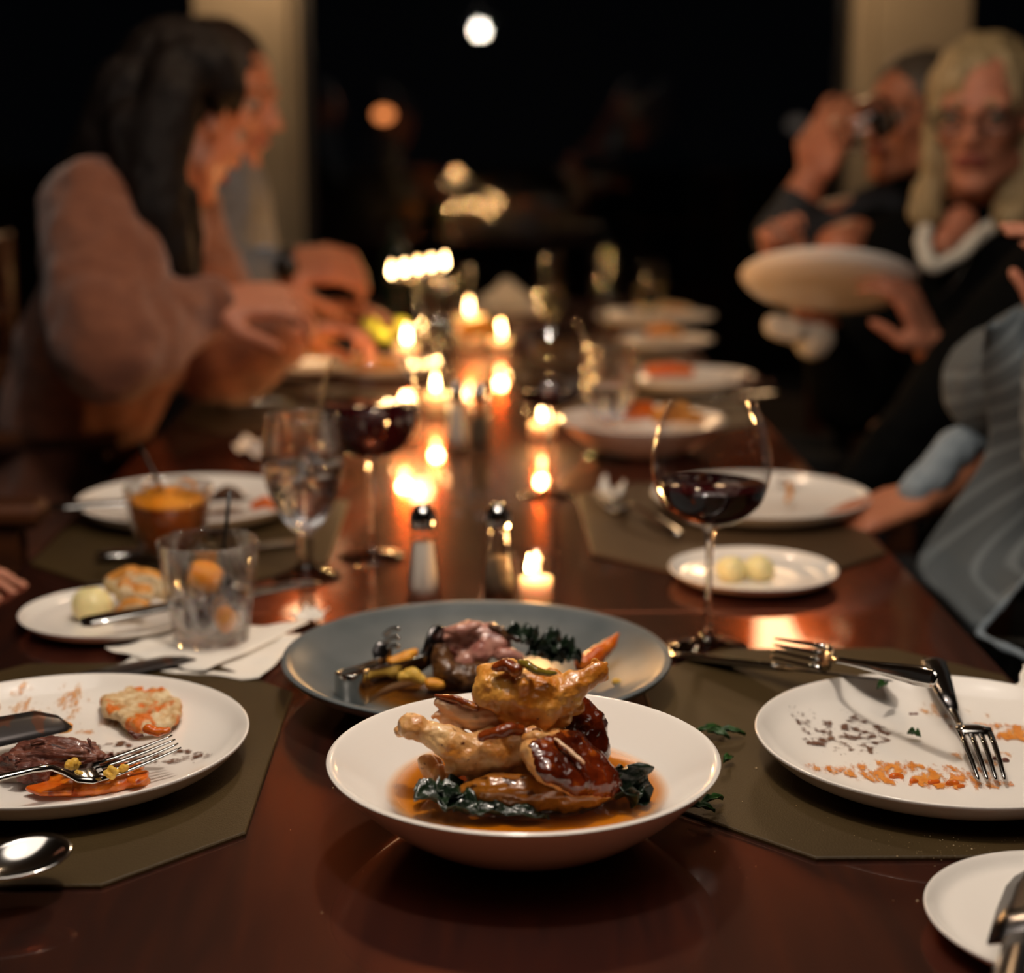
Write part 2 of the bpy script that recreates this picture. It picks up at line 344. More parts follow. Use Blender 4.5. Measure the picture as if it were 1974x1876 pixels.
def ell(V, F, c, r, R=None, seg=18, rings=10):
    c = V3(c); b = len(V); R = R or Matrix.Identity(3)
    V.append(c + R @ V3((0, 0, -r[2])))
    for k in range(1, rings):
        a = -pi/2 + pi*k/rings
        for i in range(seg):
            q = 2*pi*i/seg; V.append(c + R @ V3((cos(q)*cos(a)*r[0], sin(q)*cos(a)*r[1], sin(a)*r[2])))
    e = len(V); V.append(c + R @ V3((0, 0, r[2])))
    for i in range(seg):
        j = (i+1) % seg; F.append((b, b+1+j, b+1+i)); l = b+1+(rings-2)*seg; F.append((e, l+i, l+j))
        for k in range(rings-2): o = b+1+k*seg; F.append((o+i, o+j, o+seg+j, o+seg+i))
def fuse(name, V, F, vox, smooth=3, nz=(), seed=0, origin=None):
    """merge overlapping solids into one continuous skin, relax it and roughen it; returns mesh, origin."""
    me = mesh(name, V, F); ob = bpy.data.objects.new(name + '_tmp', me); C.objects.link(ob)
    r = ob.modifiers.new('r', 'REMESH'); r.mode = 'VOXEL'; r.voxel_size = vox; r.use_smooth_shade = True
    if smooth: s = ob.modifiers.new('s', 'SMOOTH'); s.factor = .5; s.iterations = smooth
    dg = bpy.context.evaluated_depsgraph_get(); dg.update()
    m2 = bpy.data.meshes.new_from_object(ob.evaluated_get(dg)); m2.name = name
    bpy.data.objects.remove(ob); bpy.data.meshes.remove(me)
    if nz:
        sd = V3((seed*7.3, seed*3.1, seed*5.7)); co = []
        for v in m2.vertices:
            d = 0
            for n_ in nz:
                amp, sc = n_[0], n_[1]; p = v.co*sc
                if len(n_) > 2: p = V3((p.x*n_[2][0], p.y*n_[2][1], p.z*n_[2][2]))
                d += amp*noise.noise(p + sd)
            q = v.co + v.normal*d; co += [q.x, q.y, q.z]
        m2.vertices.foreach_set('co', co)
    xs = [v.co for v in m2.vertices]
    if origin is None:
        origin = V3(((min(v.x for v in xs)+max(v.x for v in xs))/2, (min(v.y for v in xs)+max(v.y for v in xs))/2, min(v.z for v in xs)))
    m2.transform(Matrix.Translation(-V3(origin))); m2.update()
    m2.polygons.foreach_set('use_smooth', [True]*len(m2.polygons)); return m2, V3(origin)
def blob(name, caps, m, vox=.0016, smooth=3, nz=((.0015, 90), (.0006, 300)), seed=0, parent=None, pori=None, label=None, cat=None, group=None, ells=(), side=None, flat=1.0, kind=None):
    V, F = [], []
    for c in caps:
        if len(c) == 2: rcone(V, F, c[0], c[1], V3(c[0]) + V3((0, 0, 1e-5)), c[1], side, flat)
        else: rcone(V, F, c[0], c[1], c[2], c[3], side, flat)
    for e in ells: ell(V, F, *e)
    me, o = fuse(name, V, F, vox, smooth, nz, seed)
    loc = o - V3(pori) if parent is not None else o
    ob = link(name, me, m, parent, loc)
    if kind: ob['kind'] = kind
    return tag(ob, label, cat, group)
def chain(pts):  # [(point, radius)...] -> capsules
    return [(a[0], a[1], b[0], b[1]) for a, b in zip(pts, pts[1:])]
# ---------------------------------------------------------------- room
def struct(name, V, F, m, parent=None, loc=(0, 0, 0), smooth=False):
    o = link(name, mesh(name, V, F, smooth), m, parent, loc)
    if parent is None: o['kind'] = 'structure'
    return o
XL, XR, YB, YF, ZC = -3.2, 3.4, 5.42, -2.6, 2.85
struct('floor', *box(XL, XR, YF, YB, -.05, 0), M['floor'])
struct('ceiling', *box(XL, XR, YF, YB + .2, ZC, ZC + .1), M['ceil'])
struct('wall_left', *box(XL - .1, XL, YF, YB + .2, 0, ZC), M['wallp'])
struct('wall_right', *box(XR, XR + .1, YF, YB + .2, 0, ZC), M['wallp'])
struct('wall_front', *box(XL, XR, YF - .1, YF, 0, ZC), M['wallp'])
cols = [(-.868, -.585), (1.215, 1.50)]
V, F = box(XL, XR, YB, YB + .16, 0, .32)
struct('wall_back', V, F, M['wallp'])
for k, (a, b) in enumerate(cols):
    c = struct('trim_%d' % (k+1), *box(a, b, YB - .12, YB + .16, 0, ZC, bev=.004), M['wall'])
    struct('column_moulding', *box(*((b, b + .025) if k == 0 else (a - .055, a)), YB - .03, YB + .10, 0, ZC), M['wall'], c)
xs = [XL, cols[0][0], cols[0][1], cols[1][0], cols[1][1], XR]
for k, (a, b) in enumerate(((XL, cols[0][0]), (cols[0][1] + .025, cols[1][0] - .055), (cols[1][1], XR))):
    V, F = box(a, b, YB + .03, YB + .09, .32, .37); box(a, b, YB + .03, YB + .09, ZC - .06, ZC, V, F)
    box(a, a + .03, YB + .03, YB + .09, .37, ZC - .06, V, F); box(b - .03, b, YB + .03, YB + .09, .37, ZC - .06, V, F)
    wd = struct('window_%d' % (k+1), V, F, M['shade'])
    struct('glass_pane', *box(a + .03, b - .03, YB + .056, YB + .062, .37, ZC - .06), M['window'], wd)
struct('ground', *box(-30, 30, YB + .2, 60, -.3, -.25), M['ground'])
# ---------------------------------------------------------------- dining table
TX0, TX1, TY0, TY1 = -.469, .429, .36, 4.36
tb = thing('dining_table', (0, 0, 0), 'long glossy red-brown wooden dining table running from the near edge towards the dark windows', 'table')
ys = [TY0, 1.497, 2.62, 3.49, TY1]
for a, b in zip(ys, ys[1:]):
    V, F = box(TX0, TX1, a + .0002, b - .0002, T - .032, T, bev=.0007)
    link('table_leaf', mesh('table_leaf', V, F, False), M['table'], tb)
V, F = box(TX0 + .05, TX1 - .05, TY0 + .06, TY0 + .085, T - .1, T - .032); box(TX0 + .05, TX1 - .05, TY1 - .085, TY1 - .06, T - .1, T - .032, V, F)
box(TX0 + .05, TX0 + .07, TY0 + .06, TY1 - .06, T - .1, T - .032, V, F); box(TX1 - .07, TX1 - .05, TY0 + .06, TY1 - .06, T - .1, T - .032, V, F)
link('apron', mesh('apron', V, F, False), M['table'], tb)
V, F = box(-.035, .035, -.035, .035, 0, T - .032, bev=.004); lm = mesh('leg', V, F, False)
for x in (TX0 + .06, TX1 - .06):
    for y in (TY0 + .1, 2.36, TY1 - .1): link('leg', lm, M['table'], tb, (x, y, 0))
# ---------------------------------------------------------------- armchairs
def armchair(x, y, rot, label):
    """seat centre (x, y); the sitter faces +x locally"""
    t = thing('dining_armchair', (x, y, 0), label, 'chair', 'armchairs along the table', rot)
    link('seat', mesh('seat', *box(-.22, .22, -.23, .23, .40, .44, bev=.01), False), M['chairwood'], t)
    link('seat_cushion', mesh('seat_cushion', *box(-.20, .20, -.21, .21, .44, .475, bev=.014)), M['cushion'], t)
    for sx in (-.2, .2):
        for sy in (-.225, .225):
            hgt = T + .012 if sx > 0 else .98
            link('leg', mesh('leg', *box(sx - .018, sx + .018, sy - .018, sy + .018, 0, hgt if sx < 0 else T, bev=.003), False), M['chairwood'], t)
    for sy in (-.225, .225):
        link('armrest', mesh('armrest', *box(-.22, .245, sy - .028, sy + .028, T + .0, T + .028, bev=.008), False), M['chairwood'], t)
    bk = link('backrest', mesh('backrest', *box(-.222, -.19, -.207, .207, .90, .98, bev=.006), False), M['chairwood'], t)
    for z in (.60, .70, .80):
        link('back_rail', mesh('back_rail', *box(-.214, -.194, -.207, .207, z, z + .035, bev=.004), False), M['chairwood'], bk)
    return t
chair0 = armchair(-.735, 2.08, 0, 'empty dark wooden armchair on the window-facing left side of the table')
chair0['label'] = 'empty dark wooden armchair with level arms, pushed up beside the plate and amber drink'
for x, y, r, l in ((-.80, 2.62, 0, 'dark wooden armchair under the woman in the brown knit sweater'),
                   (-.76, 3.2, 0, 'dark wooden armchair under the man in the grey sweater'),
                   (-.80, 1.42, 0, 'dark wooden armchair under the sitter whose fingertips reach the table edge'),
                   (.86, 1.52, pi, 'dark wooden armchair under the person in the grey pinstripe suit'),
                   (.80, 2.12, pi, 'dark wooden armchair under the person with the pale blue cuff'),
                   (.92, 2.72, pi, 'dark wooden armchair under the blonde woman with glasses'),
                   (.90, 3.26, pi, 'dark wooden armchair under the man drinking from a glass')):
    dup(chair0, (x, y, 0), r, l)
# ---------------------------------------------------------------- pendant lamps
def pendant(x, y, h, pw, col, r, label, first=None):
    z = T + h
    t = thing('pendant_lamp', (x, y, z), label, 'lamp')
    V, F = lathe(smoothprof([(.018, .085), (.03, .08), (r*.9, .035), (r*1.25, .012), (r*1.25, .008), (r*.85, .030), (.02, .072), (.018, .085)], 4), 40)
    link('lamp_shade', mesh('lamp_shade', V, F), M['shade'], t)
    V, F = sweep([(0, 0, .08), (0, 0, ZC - z)], .003, seg=8); link('cord', mesh('cord', V, F), M['plastic'], t)
    bm_ = M['flame'] if False else mat('bulb_glow', (1, .9, .8, 1), emit=col + (1,), estr=(130 if pw < 15 else 60))
    V, F = [], []; ell(V, F, (0, 0, .028), (.026 if pw < 15 else .04, .026 if pw < 15 else .04, .032)); link('bulb', mesh('bulb', V, F), bm_, t)
    light('lamp_light', 'POINT', (x, y, z - .03), pw, col, r*.6)
def drum_pendant(x, y, h, pw, col, r, label):
    z = T + h; t = thing('pendant_lamp', (x, y, z), label, 'lamp')
    V, F = lathe([(0, -.13), (r*.7, -.13), (r, -.125), (r, .125), (r*.7, .13), (0, .13)], 40)
    link('lamp_shade', mesh('lamp_shade', V, F), mat('lit_fabric_shade', (.9, .7, .5, 1), emit=col + (1,), estr=14), t)
    V, F = sweep([(0, 0, .13), (0, 0, ZC - z)], .003, seg=8); link('cord', mesh('cord', V, F), M['plastic'], t)
pendant(*PEND[0], 'pendant lamp hanging over the white bowl of chicken')
pendant(*PEND[3], 'added unseen fill lamp hanging over the middle of the table')  # extra lamp added out of view to brighten faces and middle plates
drum_pendant(*PEND[1], 'warm glowing drum lamp hanging on the blonde woman side of the windows')
drum_pendant(*PEND[2], 'warm glowing drum lamp hanging on the brown sweater side of the windows')
# lamps out in the dark street
def street_lamp(px, py, y, r, col, st, label):
    p = P(px, py, y)
    t = thing('street_lamp', (p.x, p.y, -.25), label, 'street lamp'); z = p.z + .25
    V, F = sweep([(0, 0, 0), (0, 0, z + r*.8), (0, .1, z + r*1.1)], .04, seg=8); link('pole', mesh('pole', V, F), M['ground'], t, (0, r*1.4, 0))
    V, F = [], []; ell(V, F, (0, 0, z), (r, r, r*.7)); link('lamp_globe', mesh('lamp_globe', V, F), mat('street_glow', (1, 1, 1, 1), emit=col, estr=st), t)
street_lamp(740, 221, 22, .11, (1, .28, .08, 1), 1.5, 'small orange street lamp seen through the dark middle window')
street_lamp(1537, 240, 24, .14, (.8, .6, .5, 1), .06, 'very faint street lamp seen through the window beside the raised glass')
# ---------------------------------------------------------------- placemats
def placemat(y0, y1, x0, x1, label, m='mat', cut=.075, th=.003):
    q = [(x0 + cut, y0), (x1 - cut, y0), (x1, y0 + cut*.99), (x1, y1 - cut), (x1 - cut, y1), (x0 + cut, y1), (x0, y1 - cut), (x0, y0 + cut)]
    cx, cyy = (x0+x1)/2, (y0+y1)/2; e = .0012; V = []; F = []
    for s, z in ((0, 0), (0, th - e), (e*.5, th - e*.3), (e, th), (.006, th), (.0084, th)):
        V += [(cx + (x - cx)*(1 - s/abs(x1-cx)) - cx, cyy + (y - cyy)*(1 - s/abs(y1-cyy)) - cyy, z) for x, y in q]
    for k in range(5):
        for i in range(8): j = (i+1) % 8; F.append((8*k+i, 8*k+j, 8*k+8+j, 8*k+8+i))
    F.append(tuple(reversed(range(8)))); F.append(tuple(40 + i for i in range(8)))
    o = link('placemat', mesh('placemat', V, F, False), M[m], None, (cx, cyy, T))
    return tag(o, label, 'placemat', 'placemats on the table')
placemat(.925, 1.345, -.452, -.150, 'olive octagonal leather placemat under the plate with pulled meat and fork')
placemat(.955, 1.375, .128, .424, 'olive octagonal leather placemat under the smeared plate with two leftover forks')
placemat(1.60, 2.035, -.462, -.158, 'olive leather placemat under the dinner plate behind the amber drink')
placemat(1.63, 2.06, .115, .424, 'brown leather placemat under the plate behind the large red wine glass', 'mat2')
placemat(2.42, 2.86, -.455, -.155, 'dark leather placemat before the woman in the brown sweater', 'mat2')
placemat(2.42, 2.86, .12, .42, 'dark leather placemat before the blonde woman holding a plate', 'mat2')
placemat(3.10, 3.52, .10, .40, 'dark leather placemat before the man drinking', 'mat2')
MT = .003
# ---------------------------------------------------------------- crockery
def plate_mesh(R, h, key):
    pr = smoothprof([(0, .0035), (R*.5, .0035), (R*.72, .0055), (R*.88, h*.52), (R*.97, h*.92), (R*.992, h), (R, h - .0012), (R*.985, h*.82), (R*.88, h*.34), (R*.68, .0015), (R*.6, 0.0)], 5)
    V, F = lathe([(0, .0035)] + pr[1:] + [(0, 0)], 96); return mesh(key, V, F)
PM = {}
def plate(px, py, R, h, label, cat='plate', z0=0, m='china', name='dinner_plate', group='white plates', rot=None, at=None):
    k = (name, R, h)
    if k not in PM: PM[k] = plate_mesh(R, h, name)
    p = at or G(px, py, z0 + h); o = link(name, PM[k], M[m], None, (p.x, p.y, T + z0), rot)
    tag(o, label, cat, group); return V3((p.x, p.y, T + z0))
P1 = plate(113, 1413, .131, .024, 'large white plate with pulled meat, bread and a fork on the olive mat', z0=MT)
P2 = plate(1822, 1413, .131, .024, 'large white plate smeared brown and orange with a fork standing on it', z0=MT)
P3_ = plate(368, 957, .128, .022, 'white dinner plate with leftovers standing behind the amber drink', z0=MT)
P4 = plate(1467, 949, .126, .022, 'white dinner plate on the brown mat seen behind the red wine glass', z0=MT)
P5 = plate(218, 1174, .083, .014, 'small white side plate holding butter, torn bread and a knife', name='side_plate', group='small white plates')
P6 = plate(1452, 1093, .083, .014, 'small white side plate with two scoops of butter', name='side_plate', group='small white plates')
P7 = plate(2078, 1760, .083, .014, 'small empty white side plate with a dark steel knife across it', name='side_plate', group='small white plates')
P8 = plate(560, 694, .13, .022, 'white plate heaped with golden fried food before the brown sweater', z0=MT)
P9 = plate(1328, 722, .112, .022, 'white plate with browned leftovers behind the tall water goblet', z0=MT)
P10 = plate(1283, 652, .098, .018, 'small white plate with pale food between two larger far plates', name='side_plate', group='small white plates')
P11 = plate(1262, 606, .135, .022, 'farthest white plate near the stemless glass of pale wine', z0=MT)
P12 = plate(735, 700, .105, .02, 'white plate lit by candles behind the dark red wine glass')
P13 = plate(975, 590, .12, .02, 'white plate with a crumpled napkin near the end of the table')
bowl_pr = smoothprof([(0, .008), (.05, .0085), (.078, .0155), (.1, .031), (.122, .0495), (.1295, .0555), (.132, .0555), (.1325, .0535), (.124, .044), (.102, .024), (.078, .008), (.058, .002), (.052, 0), (.047, .002)], 6)
bowl_pr = [(x*.927, z*.96) for x, z in bowl_pr]
V, F = lathe(bowl_pr + [(0, .003)], 128)
pb = G(1009, 1450, .0548)
BO = V3((pb.x, pb.y, T))
bowl = tag(link('pasta_bowl', mesh('pasta_bowl', V, F), M['china'], None, BO), 'deep white coupe bowl in front holding roast chicken in brown broth', 'bowl', 'white bowls')
pg = G(919, 1262, .030); GO = V3((pg.x, pg.y, T))
gp = smoothprof([(0, .006), (.07, .0065), (.1, .0095), (.128, .021), (.1435, .0305), (.1485, .0312), (.1495, .0295), (.146, .025), (.128, .015), (.1, .004), (.085, 0)], 6)
gp = [(x*1.025, z) for x, z in gp]
V, F = lathe(gp + [(0, 0)], 128)
tag(link('serving_plate', mesh('serving_plate', V, F), M['slate'], None, GO), 'large slate grey coupe plate with sliced lamb, kale, carrot and tongs', 'plate')
pq = G(1238, 810, .045); QO = V3((pq.x, pq.y, T))
b2 = bowl.copy(); C.objects.link(b2); b2.location = QO; b2.scale = (.93, .93, .9); b2['label'] = 'white bowl of brown stew behind the tall water goblet'
# ---------------------------------------------------------------- cutlery
def loft(secs, V=None, F=None):
    """secs: (x, y, z, half width, half thickness)"""
    V = [] if V is None else V; F = [] if F is None else F; rings = []
    for x, y, z, w_, t_ in secs:
        r = []
        for a in range(8):
            q = a*pi/4 + pi/8; cx = cos(q); sx = sin(q)
            r.append(len(V)); V.append((x, y + w_*max(-1, min(1, cx*1.08)), z + t_*max(-1, min(1, sx*1.08))))
        rings.append(r)
    for a, b in zip(rings, rings[1:]):
        for i in range(8): j = (i+1) % 8; F.append((a[j], a[i], b[i], b[j]))
    F.append(tuple(rings[0])); F.append(tuple(reversed(rings[-1]))); return V, F
def place(o, a, b, roll=0):
    a, b = V3(a), V3(b); X = (b-a).normalized(); Y = V3((0, 0, 1)).cross(X).normalized(); Z = X.cross(Y)
    R = Matrix((X, Y, Z)).transposed().to_4x4() @ Matrix.Rotation(roll, 4, 'X')
    o.rotation_euler = R.to_euler(); o.location = a
HANDLE = [(.088, .0035, .0125, .0018), (.10, .0028, .0135, .0017), (.12, .0034, .0130, .0017), (.15, .0055, .0105, .0016), (.185, .0085, .0065, .0015), (.20, .0080, .0048, .0014), (.205, .0045, .0045, .0012)]
def make_fork():
    t = thing('fork', (0, 0, 0), 'x', 'fork', 'forks')
    V, F = loft([(.052, 0, .0008, .0118, .0009), (.062, 0, .0, .0125, .0011), (.072, 0, .0022, .0095, .0013), (.080, 0, .0075, .0048, .0017)] + [(a, 0, c, b, d) for a, b, c, d in HANDLE])
    link('handle', mesh('handle', V, F), M['steel'], t)
    for k in range(4):
        y = (k-1.5)*.0066
        V, F = loft([(0, y*.88, .0115, .0007, .0005), (.004, y*.9, .0103, .0013, .0007), (.02, y*.95, .0062, .0018, .0009), (.04, y, .0022, .002, .001), (.055, y, .0006, .0023, .001)])
        link('tine', mesh('tine', V, F), M['steel'], t)
    return t
def make_knife():
    t = thing('table_knife', (0, 0, 0), 'x', 'knife', 'table knives')
    V, F = loft([(0, .004, .001, .001, .0004), (.006, .001, .0012, .0055, .0006), (.02, -.001, .0016, .0085, .0008), (.07, 0, .002, .0092, .001), (.105, .001, .0025, .0075, .0013)])
    link('blade', mesh('blade', V, F), M['steel'], t)
    V, F = loft([(.100, 0, .0028, .005, .0022), (.115, 0, .003, .0048, .0028), (.15, 0, .0032, .0062, .003), (.2, 0, .0034, .0085, .0032), (.215, 0, .0034, .0078, .003), (.222, 0, .0034, .004, .0022)])
    link('handle', mesh('handle', V, F), M['steel'], t); return t
def make_spoon():
    t = thing('spoon', (0, 0, 0), 'x', 'spoon', 'spoons')
    V, F = [], []; n, mr = 24, 7; L0, W0 = .031, .0205
    for side in (0, 1):
        b = len(V)
        for k in range(mr):
            f = (k+1)/mr
            for i in range(n):
                a = 2*pi*i/n; V.append((.031 + cos(a)*L0*f*(1 if side == 0 else .97), sin(a)*W0*f*(1 - .12*cos(a))*(1 if side == 0 else .97), -.0085*(1-f*f) + .0075 - (.0011 if side == 0 else 0)))
        V.append((.031, 0, -.0085 + .0075 - (.0011 if side == 0 else 0))); c = len(V)-1
        for i in range(n):
            j = (i+1) % n; F.append((c, b+j, b+i) if side == 0 else (c, b+i, b+j))
            for k in range(mr-1): q = b+k*n; F.append((q+i, q+j, q+n+j, q+n+i) if side == 0 else (q+j, q+i, q+n+i, q+n+j))
    A, B = (mr-1)*n, (mr-1)*n + mr*n + 1
    for i in range(n): j = (i+1) % n; F.append((A+i, A+j, B+j, B+i))
    link('spoon_bowl', mesh('spoon_bowl', V, F), M['steel'], t)
    V, F = loft([(.058, 0, .0062, .0045, .001), (.066, 0, .0085, .0036, .0016), (.078, 0, .0118, .0032, .0018)] + [(a, 0, c, b, d) for a, b, c, d in HANDLE])
    link('handle', mesh('handle', V, F), M['steel'], t); return t
used = {}
def cutlery(kind, a, b, label, roll=0, m=None):
    mk = {'fork': make_fork, 'knife': make_knife, 'spoon': make_spoon}[kind]
    if kind not in used: o = used[kind] = mk()
    else: o = dup(used[kind], (0, 0, 0))
    o['label'] = label; place(o, a, b, roll); return o
def ends(tip, px, py, L, far=True):
    """the point on a line of sight that lies L away from tip"""
    r = ray(px, py).normalized(); w_ = CAM - tip; B = w_.dot(r); Cc = w_.dot(w_) - L*L; q = B*B - Cc
    t = -B + (sqrt(max(q, 0)) if far else -sqrt(max(q, 0))); return CAM + r*t
f0 = cutlery('fork', G(338, 1456, .020), G(-190, 1572, .020), 'steel fork lying tines up over the orange vegetables and pulled meat', roll=-.3); f0.scale = (1, .85, 1)
cutlery('spoon', G(135, 1638, .022), G(-260, 1775, .016), 'shiny steel spoon lying alone on the olive placemat, hollow side up', roll=-.15)
k1 = cutlery('knife', G(132, 1392, .024), G(-330, 1475, .03), 'dark stained table knife blade with meat residue resting beside the pulled meat', roll=-.5)
k1.scale = (1, 1.5, 1.2)
for c in k1.children:
    if c.name.startswith('blade'): c.data = c.data.copy(); c.data.materials.clear(); c.data.materials.append(mat('soiled_blade', (.05, .045, .045, 1), '5a3a2c', rough=.3, metal=.7, scale=70, lo=.58, hi=.62))
tp = G(1915, 1474, .024); te = G(1797, 1262, .045)
f1 = cutlery('fork', tp, te, 'steel fork standing tines down on the smeared plate, dark ribbed handle raised', roll=pi)
f1.scale = (max((te-tp).length/.205, .6), 1, 1)
for c in f1.children:
    if c.name.startswith('handle'):
        hd = c
V, F = loft([(.125, 0, .0125, .0042, .0026), (.15, 0, .0108, .0068, .0032), (.18, 0, .0072, .0092, .0034), (.2, 0, .0049, .0098, .003), (.206, 0, .0044, .007, .002)]); link('grip', mesh('grip', V, F), M['dsteel'], f1)
V, F = [], []
for k in (-1, 0, 1): sweep([(.13, k*.002, .0142), (.15, k*.0038, .0135), (.18, k*.0052, .0102), (.203, k*.0052, .0068)], .0009, V, F, seg=6)
link('grip_rib', mesh('grip_rib', V, F), M['steel'], f1)
tp = G(1725, 1317, .030)
cutlery('knife', tp, ends(tp, 1296, 1274, .222, far=True), 'serrated table knife laid from the plate rim over the mat edge', roll=.3)
tp = G(1512, 1254, .030); cutlery('fork', tp, ends(tp, 1815, 1312, .205, far=False), 'steel fork lying across the plate rim with the serrated knife', roll=1.25)
def rev(kind, hp, tp_, L, label, roll=0):
    v = (hp - tp_).normalized(); return cutlery(kind, hp - v*L, hp, label, roll)
rev('knife', G(156, 1210, .020), G(470, 1150, .026), .222, 'table knife lying over the butter and bread side plate')
k2 = thing('table_knife', (0, 0, 0), 'broad dark butter knife laid across the empty side plate', 'knife', 'table knives')
V, F = loft([(0, 0, 0, .002, .0006), (.004, 0, .0002, .008, .0009), (.012, 0, .0004, .0125, .0012), (.028, 0, .0006, .0158, .0014), (.07, 0, .0008, .0172, .0015), (.12, 0, .001, .0165, .0016)])
link('blade', mesh('blade', V, F), M['dsteel'], k2)
V, F = loft([(.118, 0, .001, .008, .003), (.14, 0, .0012, .0075, .0036), (.2, 0, .0014, .0095, .004), (.22, 0, .0014, .006, .003)]); link('handle', mesh('handle', V, F), M['dsteel'], k2)
place(k2, G(2002, 1672, .020), G(1928, 1960, .040), .35)
rev('knife', G(95, 985, .024), G(515, 960, .026), .222, 'table knife across the dinner plate behind the amber drink')
rev('knife', G(185, 1078, .007), G(330, 1067, .006), .222, 'steel knife lying on the mat edge behind the torn bread')
rev('knife', G(415, 782, .006), G(625, 775, .004), .222, 'steel knife lying on the wood between the napkins and the heaped plate')
cutlery('spoon', G(640, 778, .006), G(520, 752, .006), 'steel spoon lying beside the far knife near the heaped plate')
rev('knife', G(1505, 764, .014), G(1360, 772, .014), .222, 'bright table knife sticking out past the bowl of brown stew')
rev('fork', G(1225, 998, .006), G(1120, 950, .006), .1, 'fork lying on the edge of the brown placemat')
rev('knife', G(425, 711, .024), G(560, 720, .026), .222, 'knife resting on the rim of the plate heaped with golden food')
cutlery('knife', G(372, 1270, .006), G(113, 1322, .003), 'knife tip poking out between white napkin and plate')
# ---------------------------------------------------------------- glasses
def wine_glass(px, py, R, zb, zt, fill, label, rim=.74, foot=.035, liquid='wine', k=[0]):
    p = G(px, py); t = thing('wine_glass', (p.x, p.y, T), label, 'wine glass', 'stemmed wine glasses')
    if zb > 1: zb, zt, fill = [(P(px, q, p.y).z - T if q else 0) for q in (zb, zt, fill)]
    H = zt - zb; e = .0011
    def bp(d):
        return smoothprof([(0.0, zb + d*1.6), (R*.45, zb + .035*H + d), (R*.82 - d*.6, zb + .18*H), (R - d, zb + .46*H), (R*.93 - d, zb + .76*H), (R*rim - d, zt)], 7)
    o_, i_ = bp(0), bp(e)
    V, F = lathe(o_ + [(i_[-1][0] + e*.5, zt + e*.5)] + i_[::-1], 72)
    link('glass_bowl', mesh('glass_bowl', V, F), M['thin'], t)
    V, F = lathe([(0, 0), (foot, 0), (foot, .0012), (foot*.6, .0035), (.008, .008), (.0042, .018), (.0034, .04), (.0034, zb - .02), (.005, zb - .006), (.009, zb + .0004), (0, zb + .0012)], 40)
    link('glass_stem', mesh('glass_stem', V, F), M['stem'], t)
    if fill:
        ip = bp(e + .0004); pts = [q for q in ip if q[1] <= fill]; nx = ip[len(pts)]; pv = pts[-1]; f = (fill - pv[1])/(nx[1]-pv[1]); pts.append((pv[0] + f*(nx[0]-pv[0]), fill)); pts.append((0, fill - .0004))
        V, F = lathe(pts, 72); link('wine', mesh('wine', V, F), M[liquid], t)
    return t
wine_glass(1363, 1248, .0505, 1012, 778, 934, 'large red wine glass, nearest, between grey plate and butter plate')
wine_glass(717, 1074, .0505, 882, 690, 782, 'large glass of dark red wine behind the goblet of iced water')
wine_glass(1058, 955, .0495, 786, 625, 752, 'red wine glass in the middle of the table with little wine left')
wine_glass(846, 790, .030, .06, .150, 0, 'small empty stemmed glass among the candles', foot=.03)
wine_glass(1060, 690, .029, .075, .20, .13, 'tall slim glass of pale wine lit by candle flames', rim=.85, foot=.03, liquid='champ')
wine_glass(1250, 640, .036, .05, .148, .10, 'round glass of pale wine on the far plates', rim=.85, foot=.03, liquid='champ')
wine_glass(1165, 655, .030, .07, .19, 0, 'tall empty stemmed glass in the dark by the far plates', rim=.85, foot=.03)
def goblet(px, py, label, H=.163, R=.040, fill=.12, liquid='water'):
    p = G(px, py); t = thing('water_goblet', (p.x, p.y, T), label, 'goblet', 'stemmed water goblets')
    outer = smoothprof([(.008, .046), (.02, .058), (.034, .084), (R, .112), (R*.98, .138), (R*.9, H)], 6)
    inner = smoothprof([(0, .054), (.017, .062), (.0315, .086), (R - .0024, .112), (R*.98 - .0022, .138), (R*.9 - .0018, H)], 6)
    V, F = lathe([(0, 0), (.034, 0), (.0345, .002), (.022, .005), (.010, .012), (.0065, .022), (.0085, .032), (.0065, .04)] + outer + inner[::-1], 64)
    link('goblet_glass', mesh('goblet_glass', V, F), M['stem'], t)
    pts = [(max(a-.0003, 0), b+.0003) for a, b in inner if b < fill]; pts += [(pts[-1][0], fill), (0, fill)]
    V, F = lathe(pts, 64); link('water', mesh('water', V, F), M[liquid], t)
    return t
g1 = goblet(590, 1112, 'stemmed goblet of iced water sparkling in front of the dark wine')
goblet(1175, 882, 'tall water goblet standing beside the bowl of brown stew', H=.153, R=.038, fill=.10)
random.seed(4)
def cube_ice(p, s, rot, label, grp):
    V, F = box(-s, s, -s, s, -s, s, bev=s*.35); me = mesh('ice_cube', V, F)
    o = link('ice_cube', me, M['ice'], None, p, rot); tag(o, label, 'ice cube', grp)
for i in range(3):
    cube_ice(g1.location + V3(((-.012, .013, .002)[i], (.004, -.004, .012)[i], (.098, .10, .116)[i])), .0095, (i, i*2, .5), ['clear ice cube in the goblet, butter plate side', 'clear ice cube in the goblet, wine glass side', 'topmost clear ice cube in the goblet'][i], 'ice cubes in the water goblet')
